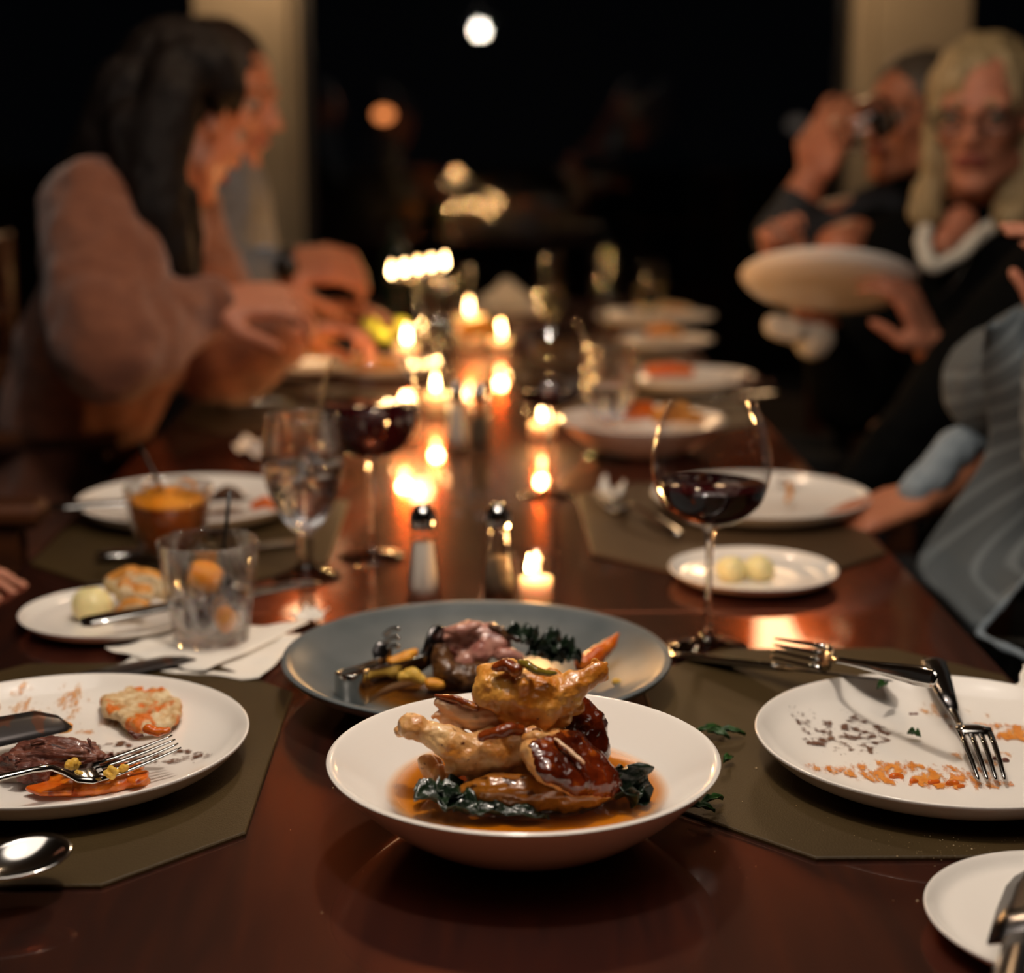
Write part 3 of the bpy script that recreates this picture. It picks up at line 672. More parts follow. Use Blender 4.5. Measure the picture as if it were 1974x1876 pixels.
# rocks glasses
def tumbler(px, py, H, R, r, label):
    p = G(px, py); t = thing('tumbler', (p.x, p.y, T), label, 'tumbler', 'short tumblers')
    V, F = lathe([(0, .001), (r*.8, 0), (r, .002), (r + (R-r)*.1, .012), (r + (R-r)*.45, H*.42), (r + (R-r)*.56, H*.5), (R, H - .001), (R - .0011, H), (R - .0022, H-.001), (r + (R-r)*.56 - .003, H*.5), (r + (R-r)*.35 - .0035, H*.35), (r - .004, .016), (r - .009, .012), (0, .0115)], 64, facets=(8, .14, .001, H*.43))
    link('tumbler_glass', mesh('tumbler_glass', V, F), M['hyb'], t); return t
def straw(p0, p1, label):
    V, F = sweep([V3((0, 0, 0)), V3(p1) - V3(p0)], .0018, seg=10); return tag(link('stir_straw', mesh('stir_straw', V, F), M['plastic'], None, p0), label, 'straw', 'black stir straws')
t1 = tumbler(408, 1247, .0905, .0435, .0325, 'short faceted tumbler with ice and orange peel, standing on white napkins')
t1.location.z += .005
c1 = t1.location
for i, (dx, dy, dz) in enumerate(((-.014, .010, .030), (.013, .012, .030), (.001, .018, .028), (-.010, .002, .048), (.012, .006, .046))):
    cube_ice(c1 + V3((dx, dy, dz)), .0105, (i*1.1, i*.7, i*.9), ['melting ice cube at the tumbler bottom, butter plate side', 'melting ice cube at the tumbler bottom, slate plate side', 'melting ice cube at the tumbler bottom, behind the two others', 'upper ice cube behind the orange peel, butter plate side', 'upper ice cube behind the orange peel, beside the straw'][i], 'ice cubes in the faceted tumbler')
for k, (dx, m_, l, ct) in enumerate(((-.015, 'wine', 'dark cherry at the tumbler bottom, bread side', 'cherry'), (-.003, 'wine', 'dark cherry in the middle of the tumbler bottom', 'cherry'), (.014, 'peel', 'soaked orange wedge at the tumbler bottom', 'orange wedge'))):
    V, F = [], []; ell(V, F, (0, 0, 0), (.0062, .006, .0095) if k < 2 else (.010, .006, .012)); tag(link('cherry' if k < 2 else 'orange_wedge', mesh('fruit', V, F), M[m_], None, c1 + V3((dx, -.011, .0235))), l, ct)
V, F = [], []
for i in range(9):
    for j in range(2):
        a = -.9 + 1.8*i/8; V.append((.016*sin(a), .003*cos(a*2), (.016 if j else -.010)*cos(a*.9)))
b = len(V); V += [(x, y + .0022, z) for x, y, z in V]
for i in range(8):
    a = 2*i; F += [(a, a+1, a+3, a+2), (b+a+2, b+a+3, b+a+1, b+a), (a, a+2, b+a+2, b+a), (a+1, b+a+1, b+a+3, a+3)]
F += [(0, b, b+1, 1), (16, 17, b+17, b+16)]
tag(link('orange_peel', mesh('orange_peel', V, F), M['peel'], None, c1 + V3((-.001, -.017, .060)), (-.35, .35, .15)), 'bright orange peel triangle resting on the ice in the tumbler', 'orange peel')
straw(P(417, 1205, c1.y + .01), P(443, 945, c1.y + .012), 'black straw standing in the ice of the faceted tumbler')
t2 = tumbler(330, 1092, .085, .045, .030, 'taller tumbler of amber iced drink with an orange slice')
t2.scale = (1, 1, 1)
c2 = t2.location
V, F = lathe([(0, .0125), (.021, .013), (.0285, .03), (.0335, .043), (.039, .066), (0, .066)], 48)
link('amber_drink', mesh('amber_drink', V, F), M['tea'], t2)
V, F = lathe([(0, -.002), (.034, -.002), (.0355, 0), (.034, .002), (0, .002)], 40)
tag(link('orange_slice', mesh('orange_slice', V, F), M['peel'], None, c2 + V3((0, -.001, .070)), (.12, .05, 0)), 'round orange slice floating in the amber drink', 'orange slice')
straw(c2 + V3((.005, .012, .05)), P(268, 855, c2.y + .03), 'black straw leaning out of the amber drink')
for i in range(2): cube_ice(c2 + V3(((.016, -.018)[i], (.014, .010)[i], .078)), .009, (i, .4, i*2), ['ice cube by the straw in the amber drink', 'ice cube opposite the straw in the amber drink'][i], 'ice cubes in the amber drink')
# salt and pepper
def shaker(px, py, label, fill, lvl):
    p = G(px, py); t = thing('glass_shaker', (p.x, p.y, T), label, 'shaker')
    V, F = lathe([(0, 0), (.0175, 0), (.0182, .002), (.0165, .02), (.0115, .070), (.0118, .074), (.0095, .074), (.0093, .070), (.014, .021), (.0155, .005), (0, .0048)], 40, facets=(8, .06, .001, .07))
    link('shaker_glass', mesh('shaker_glass', V, F), M['thin'], t)
    r = .0150 - (.0150-.0095)*(lvl/.07)
    V, F = lathe([(0, .005), (.0142, .0052), (.0135, .021), (r - .0006, lvl), (0, lvl + .0015)], 32); link('contents', mesh('contents', V, F), M[fill], t)
    V, F = lathe([(0.0, .0745), (.0122, .0745), (.0128, .076), (.0128, .083), (.0108, .091), (.006, .0965), (0, .098)], 32); link('cap', mesh('cap', V, F), M['chrome'], t)
    return t
shaker(817, 1166, 'glass salt shaker with chrome cap behind the grey plate', 'salt', .06)
shaker(960, 1164, 'glass pepper shaker with chrome cap behind the grey plate', 'pepper', .045)
shaker(880, 868, 'glass salt shaker among the far candles', 'salt', .062)
shaker(925, 872, 'glass pepper shaker among the far candles', 'pepper', .05)
# candles
def flame_mesh(s=1):
    return lathe(smoothprof([(0, 0), (.0035*s, .004*s), (.0038*s, .009*s), (.002*s, .018*s), (0, .026*s)], 4), 16)
def candle(px, py, label, hl, R=.0245, H=.052, wax=.026, s=1.0, pw=.35, flames=((0, 0),)):
    p = G(px, py); t = thing('candle_holder', (p.x, p.y, T), hl, 'candle holder', 'glass candle holders')
    V, F = lathe([(0, 0), (R*.78, 0), (R*.82, .002), (R, H), (R - .0012, H + .0004), (R - .002, H), (R*.82 - .002, .004), (0, .004)], 48)
    link('holder_glass', mesh('holder_glass', V, F), M['thin'], t)
    c = thing('candle', (p.x, p.y, T + .0045), label, 'candle', 'lit candles')
    V, F = lathe([(0, 0), (R*.80 - .002, 0), (R*.82 - .0035 + (R*.18)*(wax/H), wax), (0, wax - .0008)], 40); link('wax', mesh('wax', V, F), M['wax'], c)
    for fx, fy in flames:
        V, F = sweep([(fx, fy, wax - .001), (fx, fy, wax + .006)], .0006, seg=6); link('wick', mesh('wick', V, F), M['wick'], c)
        V, F = flame_mesh(s); fl = link('flame', mesh('flame', V, F), M['flame'], c, (fx, fy, wax + .004))
    light('candle_light', 'POINT', (p.x, p.y, T + H + .012), pw*1.6, (1.0, .50, .17), .008)
    return t
candle(1033, 1166, 'low white candle burning in the votive beside the pepper shaker', 'small clear votive glass beside the near pepper shaker', pw=.30, s=.75, R=.0215, H=.05, wax=.022, flames=((-.007, 0),))
candle(1045, 845, 'small candle burning right behind the middle red wine glass', 'votive glass behind the middle red wine glass', pw=.6, wax=.018, s=1.0)
candle(778, 852, 'candle burning behind the dark red wine, mirrored in the wood', 'votive glass behind the dark red wine', pw=.6, wax=.03, s=1.3)
candle(840, 800, 'candle burning by the far salt shaker', 'votive glass by the far salt shaker', pw=.5, wax=.03, s=1.0)
candle(785, 700, 'candle burning beside the bowl of lime green salad', 'votive glass beside the green salad', pw=.6, wax=.03, s=1.3, R=.03)
candle(905, 672, 'wide amber candle glowing in the cluster before the dark windows', 'wide amber-lit glass with a candle in the centre cluster', pw=.9, wax=.06, s=1.4, R=.042, H=.085)
candle(965, 678, 'low candle burning next to the napkin plate', 'votive glass next to the napkin plate', pw=.45, wax=.02, s=1.3, R=.03)
# tall storm lantern with a row of flames
p = G(858, 700); hz = thing('storm_lantern', (p.x, p.y, T), 'tall clear glass storm lantern holding the highest row of flames', 'lantern')
V, F = lathe([(0, 0), (.045, 0), (.048, .004), (.03, .02), (.045, .06), (.056, .12), (.054, .185), (.0528, .185), (.0548, .12), (.0438, .062), (.028, .024), (0, .02)], 56)
link('lantern_glass', mesh('lantern_glass', V, F), M['thin'], hz)
ph = P(806, 508, p.y - .10); cn = thing('candle_stand', (ph.x, ph.y, T), 'slim dark candle stand carrying a slanting row of bright flames', 'candle stand')
hh = ph.z - T
V, F = lathe([(0, 0), (.035, 0), (.035, .003), (.006, .008), (.003, .02), (.003, hh - .03), (0, hh - .03)], 24); link('stand', mesh('stand', V, F), M['dsteel'], cn)
V, F = sweep([(-.056, 0, hh - .030), (0, 0, hh - .021), (.056, 0, hh - .012)], .006, seg=10); link('flame_trough', mesh('flame_trough', V, F), M['dsteel'], cn)
for i in range(5):
    V, F = flame_mesh(1.0); link('flame', mesh('flame', V, F), M['flame'], cn, (-.048 + .024*i, 0, hh - .023 + i*.0042))
light('candle_light', 'POINT', (ph.x, ph.y, ph.z + .03), .9, (1.0, .52, .2), .02)
# ---------------------------------------------------------------- food helpers
def disc_patch(name, c, rx, ry, m, z, n=40, rings=8, wob=.15, seed=0, rotz=0, surf=None, pw=1.0):
    """a thin flat patch of sauce with a fade attribute (1 centre, 0 edge)"""
    random.seed(seed); ph = [random.uniform(0, 6) for _ in range(4)]
    V, F, A = [(0, 0, 0)], [], [1.0]
    for k in range(1, rings+1):
        f = k/rings
        for i in range(n):
            a = 2*pi*i/n; r = f*(1 + wob*(.6*sin(2*a+ph[0]) + .4*sin(3*a+ph[1]) + .3*sin(5*a+ph[2])))
            x, y = rx*r*cos(a), ry*r*sin(a); V.append((x*cos(rotz)-y*sin(rotz), x*sin(rotz)+y*cos(rotz), 0)); A.append((1-f)**pw)
    for i in range(n):
        j = (i+1) % n; F.append((0, 1+i, 1+j))
        for k in range(rings-1): q = 1+k*n; F.append((q+i, q+n+i, q+n+j, q+j))
    if surf: V = [(x, y, surf(c[0]+x, c[1]+y) - z) for x, y, _ in V]
    me = mesh(name, V, F); at = me.attributes.new('fade', 'FLOAT', 'POINT'); at.data.foreach_set('value', A)
    return link(name, me, m, None, (c[0], c[1], z))
def smear(px, py, h, rx, ry, m, label, off=-.35, seed=0, rotz=0, pc=None, R=.131, H=.024, wob=.2):
    """off shifts the noise threshold; follows the plate"""
    p = G(px, py, h)
    rx *= 1.12; ry *= 1.12
    def surf(x, y):
        r = sqrt((x-pc.x)**2 + (y-pc.y)**2)/R
        zz = .0035 if r < .5 else (.0035 + .002*(r-.5)/.22 if r < .72 else .0055 + (H*.52-.0055)*(r-.72)/.16 if r < .88 else H*.52 + (H*.48)*(r-.88)/.1)
        return pc.z + zz + .0006
    o = disc_patch('sauce_smear', (p.x, p.y), rx, ry, m, T + h, seed=seed, rotz=rotz, surf=surf, wob=wob)
    a = o.data.attributes['fade']; vals = [max(-.4, min(.10, (d.value**.5 - .45)*.6)) for d in a.data]; a.data.foreach_set('value', vals)
    return tag(o, label, 'sauce smear')
def leafmesh(name, L, W, curl, seed, bend=.3, frill=.25, nx=26, ny=9, th=.0005):
    random.seed(seed); V, F = [], []
    for s in (0, 1):
        for i in range(nx):
            u = i/(nx-1); wv = W*(sin(pi*min(1, u*1.05+.02))**.7)
            for j in range(ny):
                v = (j/(ny-1))*2-1; e = abs(v)**1.5
                z = curl*v*v*W + frill*W*e*sin(u*13+v*3+seed)*.9 + .2*W*frill*4*noise.noise(V3((u*7, v*4, seed+3))) + bend*L*sin(pi*u)*.5 + .15*W*noise.noise(V3((u*5, v*2, seed)))
                V.append((L*(u-.5) + frill*W*e*.3*cos(u*12+seed), wv*v*.5*(1 + .15*e*noise.noise(V3((u*12, v, seed)))*2), z + (th if s else 0)))
    N = nx*ny
    for i in range(nx-1):
        for j in range(ny-1):
            a = i*ny+j; F.append((a+ny, a+ny+1, a+1, a)); F.append((N+a, N+a+1, N+a+ny+1, N+a+ny))
    for i in range(nx-1): a = i*ny; F.append((a, N+a, N+a+ny, a+ny)); a += ny-1; F.append((a+ny, N+a+ny, N+a, a))
    for j in range(ny-1): F.append((j+1, N+j+1, N+j, j)); a = (nx-1)*ny+j; F.append((a, N+a, N+a+1, a+1))
    return mesh(name, V, F)
def leaf(p, L, W, rot, label, seed, m='kale', name='kale_leaf', cat='leaf', grp=None, curl=.4, frill=.25, bend=.3):
    return tag(link(name, leafmesh(name, L, W, curl, seed, bend, frill), M[m], None, p, rot), label, cat, grp)
PX = lambda lst, d0: [(P(x, y, d0 + dd), r/3250*(d0+dd)) for x, y, dd, r in lst]   # (px, py, depth offset, radius in px) -> points
def food(name, lst, d0, m, label, cat='food', lumps=(), deep=0, **k):
    pts = PX(lst, d0); caps = chain(pts) if len(pts) > 1 else [pts[0]]
    caps += [(q[0], q[1]) for q in PX([(x, y, dd + deep, r) for x, y, dd, r in lumps], d0)]
    return blob(name, caps, M[m] if isinstance(m, str) else m, label=label, cat=cat, **k)
# ---------------------------------------------------------------- chicken in the bowl
D = BO.y
br = link('broth', None, None) if False else None
random.seed(1)
bz = BO.z + .0325
bo = disc_patch('broth', (BO.x + .002, BO.y), .0895, .0895, broth_mat(.09), bz, n=72, rings=14, wob=.012, seed=3, pw=.55)
tag(bo, 'brown glossy broth pooled around the chicken in the white bowl', 'broth', kind='stuff')
V, F = [], []
food('roast_potato', [(908, 1530, -.040, 27), (950, 1524, -.042, 36), (1010, 1530, -.042, 39), (1080, 1532, -.040, 37), (1135, 1530, -.038, 32), (1162, 1526, -.036, 20)], D, 'potato',
     'long wrinkled roast potato lying in the broth beneath the chicken', 'potato', nz=((.0022, 60), (.0009, 170, (.5, 2, 2)), (.0005, 420)), vox=.0012)
food('chicken_drumstick', [(788, 1400, -.012, 25), (822, 1412, -.014, 25), (858, 1428, -.016, 33), (900, 1448, -.02, 46), (950, 1452, -.02, 52), (985, 1442, -.016, 42)], D, 'chicken2',
     'roast chicken drumstick piece, bone end pointing up beside the pale breast slice', 'chicken',
     lumps=[(778, 1388, -.012, 15), (774, 1408, -.012, 15), (783, 1375, -.012, 8), (905, 1432, -.036, 20), (935, 1482, -.036, 24), (880, 1482, -.032, 20), (846, 1496, -.022, 18), (832, 1478, -.012, 18), (870, 1505, -.024, 15), (912, 1500, -.032, 17), (975, 1478, -.032, 19), (958, 1425, -.036, 22), (1000, 1462, -.026, 14), (990, 1425, -.022, 24), (840, 1508, -.018, 10), (1005, 1478, -.026, 9)],
     vox=.0011, smooth=9, deep=.011, nz=((.0034, 55), (.0022, 120), (.0009, 260), (.0003, 600)), seed=2)
food('browned_skin', [(930, 1420, -.036, 10), (960, 1412, -.038, 13), (985, 1404, -.036, 15), (1003, 1408, -.032, 11)], D, 'char',
     'dark crisp strip of skin on top of the drumstick piece', 'chicken skin', vox=.001, smooth=2, nz=((.001, 150), (.0005, 400)), seed=5)
food('chicken_wing', [(955, 1325, -.012, 44), (1000, 1340, -.016, 52), (1050, 1348, -.016, 48), (1092, 1338, -.014, 36), (1124, 1310, -.010, 25), (1150, 1294, -.008, 20)], D, 'chicken',
     'golden chicken wing piece crowning the pile, joint pointing up at its far end', 'chicken',
     lumps=[(945, 1300, -.014, 26), (972, 1292, -.014, 24), (935, 1345, -.018, 26), (985, 1290, -.008, 20), (1010, 1392, -.030, 24), (1048, 1392, -.034, 22), (1085, 1385, -.026, 20), (985, 1380, -.024, 28), (950, 1370, -.02, 18), (1075, 1405, -.022, 15), (1030, 1415, -.024, 14), (1110, 1360, -.02, 20), (1146, 1276, -.008, 13), (1164, 1284, -.008, 11), (1162, 1304, -.008, 13), (1060, 1306, -.018, 22), (1010, 1325, -.036, 26)],
     vox=.0011, smooth=9, deep=.012, nz=((.0034, 50), (.0022, 110), (.0009, 260), (.0003, 600)), seed=4)
food('browned_skin', [(955, 1286, -.020, 10), (978, 1282, -.022, 14), (996, 1292, -.026, 14)], D, 'char', 'reddish browned patch of skin at the highest point of the pile', 'chicken skin', vox=.001, smooth=2, nz=((.001, 150), (.0006, 400)), seed=6)
food('pepper_strip', [(1004, 1278, -.018, 7), (1020, 1284, -.026, 9), (1034, 1292, -.028, 9), (1052, 1298, -.026, 8), (1072, 1298, -.024, 5)], D, mat('braised_leaf', '6a5a1c', '8a7428', rough=.15, coat=.6), 'soft translucent green sage leaf folded over the golden wing piece', 'leaf', vox=.001, smooth=2, nz=((.001, 150),), seed=7)
food('chicken_breast_slice', [(848, 1354, -.002, 12), (878, 1368, -.004, 23), (915, 1380, -.008, 30), (945, 1385, -.008, 28)], D, 'flesh',
     'pale pink slice of chicken breast sticking out behind the drumstick', 'chicken', lumps=[(845, 1380, -.004, 9), (860, 1388, -.004, 14), (885, 1395, -.006, 18), (835, 1383, -.004, 5)], vox=.0011, smooth=2, nz=((.0012, 120, (.4, 1, 2.5)), (.0006, 300)), seed=8)
food('browned_skin', [(840, 1341, -.003, 5), (862, 1344, -.006, 7), (890, 1352, -.012, 9), (918, 1364, -.018, 9)], D, 'char', 'brown skin edge along the top of the pale breast slice', 'chicken skin', vox=.001, smooth=2, nz=((.001, 150), (.0005, 400)), seed=9)
food('chicken_thigh', [(1105, 1375, .010, 42), (1130, 1405, .006, 44), (1140, 1440, .0, 40), (1135, 1470, -.004, 34), (1090, 1440, .006, 50)], D, 'glaze',
     'dark glazed chicken thigh standing behind the carved slice', 'chicken', lumps=[(1165, 1425, .0, 12), (1150, 1385, .004, 16), (1095, 1350, .006, 20), (1165, 1455, -.004, 12)], vox=.0012, smooth=3, nz=((.002, 70), (.0012, 170), (.0005, 450)), seed=10)
# carved slice: wedge with glazed top and pale cut edge
def wedge(name, top, thick, m_top, m_cut, label, seed, d0):
    V, F = [], []; n = len(top); pts = [P(x, y, d0 + d) for x, y, d in top]; c = sum(pts, V3())/n
    nrm = (pts[1]-pts[0]).cross(pts[2]-pts[0]).normalized()
    if nrm.z < 0: nrm = -nrm
    for i, q in enumerate(pts): rcone(V, F, q*.9 + c*.1, thick*.45, c, thick*.62, nrm, .9)
    for i in range(n): rcone(V, F, pts[i]*.9 + c*.1, thick*.45, pts[(i+1) % n]*.9 + c*.1, thick*.45)
    for f in (.35, .65):
        for i in range(n): rcone(V, F, pts[i]*(1-f) + c*f, thick*.55, pts[(i+1) % n]*(1-f) + c*f, thick*.55)
    me, o = fuse(name, V, F, .0011, 3, ((.0014, 110), (.0008, 260), (.0004, 500)), seed)
    me.materials.append(m_top); me.materials.append(m_cut)
    for p_ in me.polygons:
        cc = p_.center + o; hgt = (cc - c).dot(nrm)
        p_.material_index = 1 if (hgt < thick*.12 + .0012*noise.noise(cc*300)) else 0
    return tag(link(name, me, None, None, o), label, 'chicken')
wedge('carved_chicken_slice', [(1018, 1446, -.046), (1072, 1424, -.028), (1105, 1428, -.022), (1160, 1478, -.034), (1186, 1520, -.040), (1110, 1514, -.058), (1050, 1490, -.060)], .017, M['glaze'], mat('cut_edge', 'c98544', 'dba566', rough=.35, coat=.3, scale=60, bump=.001, bscale=160, sss=.1, srad=.004),
      'carved chicken slice in front, dark glazed skin above a pale cut edge', 11, D)
food('chicken_strip', [(1070, 1424, -.044, 3.5), (1095, 1444, -.052, 5), (1125, 1470, -.060, 4.5)], D, 'flesh', 'thin light strip of meat lying across the glazed skin', 'chicken', vox=.0008, smooth=1, nz=((.0006, 300),))
food('chicken_back_piece', [(930, 1400, .012, 26), (985, 1412, .008, 30), (1040, 1425, .004, 32), (1060, 1470, .0, 34), (960, 1470, .004, 34)], D, 'chicken', 'roast chicken back piece mostly hidden in the middle of the pile', 'chicken', vox=.0012, nz=((.002, 70), (.001, 190)), seed=44)
food('chicken_scrap', [(1015, 1424, -.036, 10), (1035, 1420, -.040, 13), (1058, 1422, -.038, 10)], D, 'chicken2', 'small pinkish scrap of meat wedged below the wing piece', 'chicken', vox=.001, smooth=2, nz=((.001, 180), (.0005, 400)), seed=12)
food('onion_piece', [(822, 1470, -.006, 20), (835, 1490, -.008, 22), (858, 1500, -.012, 18)], D, 'chicken2', 'soft golden onion piece peeking out under the drumstick', 'onion', vox=.0012, seed=13)
for i, (x, y, d, L, W, rz, l) in enumerate((
    (846, 1540, -.046, .032, .022, .3, 'dark wilted kale leaf curling at the drumstick side of the broth'), (880, 1556, -.052, .032, .022, -.4, 'dark kale leaf soaked in broth in front of the potato'),
    (935, 1568, -.056, .038, .014, .1, 'thin green kale edge floating before the potato'), (1005, 1574, -.058, .034, .011, -.1, 'sliver of kale lying at the near wall of the bowl'),
    (822, 1532, -.03, .024, .014, .9, 'crisp dark kale tip rising beside the onion piece'), (872, 1532, -.038, .03, .022, 1.2, 'crumpled kale leaf tucked beneath the drumstick'))):
    leaf(P(x, y, D + d), L, W, (.25, .1, rz), l, 20+i, frill=.16, bend=.12, curl=.2)
leaf(P(1196, 1518, D - .028), .032, .026, (1.1, .9, .5), 'wrinkled dark kale leaf standing up at the glazed end of the pile', 31, frill=.18, bend=.35)
leaf(P(1175, 1500, D - .02), .026, .018, (1.3, .2, .5), 'small curly kale tip behind the standing kale leaf', 32, frill=.25)
leaf(P(1198, 1540, D - .034), .03, .02, (.4, .3, .9), 'kale leaf half sunk in the broth beside the standing leaf', 33, frill=.2)
# ---------------------------------------------------------------- grey plate food
E_ = GO.y
gb = disc_patch('pan_juices', (GO.x - .012, GO.y - .035), .085, .055, broth_mat(.08, '3a1e08', '7a4a14', 'a07a3a', .0), T + .0085, n=60, rings=12, wob=.1, seed=5)
tag(gb, 'thin brown meat juices pooled on the slate grey plate', 'sauce', kind='stuff')
food('lamb_slice', [(872, 1226, 0, 20), (905, 1222, .0, 27), (940, 1228, .0, 30), (962, 1245, -.004, 26), (978, 1258, -.006, 14)], E_, 'lamb', 'thick pink lamb slice topmost on the slate plate', 'lamb', lumps=[(880, 1250, -.006, 22), (925, 1258, -.01, 28), (900, 1275, -.01, 28), (940, 1210, .002, 12)], vox=.0014, nz=((.002, 60, (1, 1, 2)), (.001, 180)), seed=14)
food('lamb_slice', [(860, 1216, -.012, 7), (885, 1216, -.014, 14), (915, 1207, -.014, 10), (925, 1203, -.012, 5)], E_, 'lamb', 'thin pale flap of lamb folded over the thick pink slice', 'lamb', vox=.0012, nz=((.001, 120),), seed=15)
food('lamb_slice', [(965, 1262, -.016, 13), (985, 1262, -.016, 15), (1000, 1266, -.016, 11)], E_, 'lamb', 'small pink lamb end just above the golden wing', 'lamb', vox=.0012, seed=16)
food('lamb_crust', [(850, 1258, -.014, 17), (858, 1290, -.02, 24), (890, 1305, -.024, 26), (930, 1300, -.022, 24)], E_, 'lambcrust', 'dark herb-crusted lamb crust facing the tongs', 'lamb', vox=.0014, nz=((.003, 90), (.0014, 260)), seed=17)
food('lamb_crust', [(945, 1205, -.006, 6), (965, 1215, -.006, 8), (975, 1230, -.008, 7)], E_, 'lambcrust', 'brown seared rim along the top of the lamb', 'lamb', vox=.001, seed=18)
food('roast_carrot', [(1192, 1222, .024, 4), (1178, 1240, .018, 12), (1152, 1262, .010, 19), (1125, 1280, .002, 20)], E_, 'carrot', 'bright orange roasted carrot wedge pointing up over the slate rim', 'carrot', vox=.0012, nz=((.0012, 90), (.0005, 300)), seed=19)
food('roast_squash', [(800, 1258, .004, 10), (780, 1268, .0, 13), (755, 1275, -.004, 11)], E_, 'golden', 'golden squash piece held between the tongs', 'squash', vox=.0012, seed=20)
food('roast_squash', [(775, 1305, -.028, 10), (795, 1300, -.028, 15), (812, 1312, -.03, 10)], E_, 'grain', 'yellow squash chunk in the juices below the tongs', 'squash', vox=.0012, seed=21)
food('roast_squash', [(830, 1318, -.03, 12), (850, 1320, -.032, 10)], E_, 'golden', 'brownish squash scrap against the lamb crust', 'squash', vox=.0012, seed=22)
food('squash_crumb', [(1186, 1315, -.018, 7), (1192, 1318, -.018, 6)], E_, 'grain', 'tiny yellow crumb alone on the slate glaze below the carrot', 'crumb', vox=.0008, seed=23)
for i, (x, y, d, L, W, rz, l) in enumerate(((1000, 1240, -.004, .026, .02, .2, 'green kale leaf beside the lamb on the slate plate'), (1030, 1250, -.004, .026, .02, 1.2, 'curly kale leaf in the middle of the slate plate'),
    (1060, 1258, -.004, .032, .024, .6, 'dark curly kale leaf next to the carrot wedge'), (1088, 1268, -.01, .028, .02, -.3, 'kale leaf lying at the foot of the carrot wedge'), (1048, 1272, -.014, .03, .02, .1, 'dark kale leaf just over the golden wing'))):
    leaf(P(x, y, E_ + d), L, W, (.5, .3, rz), l, 40+i, frill=.22, bend=.3)
# tongs: one bent steel strip, a ladle-like jaw and a forked jaw
tn = thing('serving_tongs', G(700, 1330, .02), 'polished steel serving tongs with bent spring end, resting on the slate rim', 'tongs')
def strip(path, hw, th, parent, name, m):
    V, F = [], []; pts = spline(path, 5); n = len(pts); k = (len(pts)-1)/(len(hw)-1)
    W_ = []
    for i in range(n): f = i/k; a = min(int(f), len(hw)-2); W_.append(hw[a]*(1-(f-a)) + hw[a+1]*(f-a))
    rings = []
    for i, p_ in enumerate(pts):
        t = (pts[min(i+1, n-1)] - pts[max(i-1, 0)]).normalized(); s = t.cross(V3((0, 0, 1))).normalized(); u = V3((0, 0, 1)); r = []
        for a, b in ((-1, -1), (1, -1), (1, 1), (-1, 1)): r.append(len(V)); V.append(p_ + s*(a*th) + u*(b*W_[i]) - parent.location)
        rings.append(r)
    for a, b in zip(rings, rings[1:]):
        for i in range(4): j = (i+1) % 4; F.append((a[i], a[j], b[j], b[i]))
    F.append(tuple(rings[0][::-1])); F.append(tuple(rings[-1]))
    o = link(name, mesh(name, V, F), m, parent); b = o.modifiers.new('b', 'BEVEL'); b.width = th*.7; b.segments = 2; b.limit_method = 'ANGLE'; return o
e0 = GO.y
strip([P(838, 1262, e0-.004), P(800, 1285, e0-.012), P(745, 1302, e0-.032), P(712, 1318, e0-.050), P(698, 1330, e0-.064), P(678, 1336, e0-.070), P(656, 1332, e0-.066), P(650, 1318, e0-.050), P(690, 1298, e0-.022), P(735, 1278, e0-.004)],
      [.006, .007, .008, .011, .0135, .014, .014, .013, .009, .006, .005], .0012, tn, 'spring_arm', M['steel'])
V, F = [], []
q0 = [P(812, 1278, e0-.008), P(828, 1262, e0-.006), P(838, 1240, e0-.002), P(848, 1218, e0+.004), P(853, 1208, e0+.006)]
V, F = sweep([q - tn.location for q in spline(q0, 4)], [.003, .005, .0062, .0072, .0078, .0082, .0086, .009, .0092, .0094, .0092, .0088, .0082, .0072, .006, .0045, .002][:17], seg=12, up=V3((.6, -1, .2)), flat=.3)
link('ladle_jaw', mesh('ladle_jaw', V, F), M['dsteel'], tn)
jaw = None
V, F = sweep([q - tn.location for q in spline([P(728, 1282, e0-.006), P(736, 1262, e0), P(742, 1240, e0+.004)], 4)], [.003, .004, .006, .0075, .0085, .008, .0075, .0065, .005], seg=10, up=V3((.3, -1, .2)), flat=.25)
jaw = link('fork_jaw', mesh('fork_jaw', V, F), M['dsteel'], tn)
for i in range(3):
    V, F = sweep([q - tn.location for q in spline([P(740, 1226+i*15, e0+.004), P(755, 1214+i*16, e0+.001), P(771, 1212+i*17, e0-.004)], 4)], [.0022]*8 + [.001], seg=8, up=V3((0, -1, 0)), flat=.6)
    link('jaw_tine', mesh('jaw_tine', V, F), M['steel'], jaw)
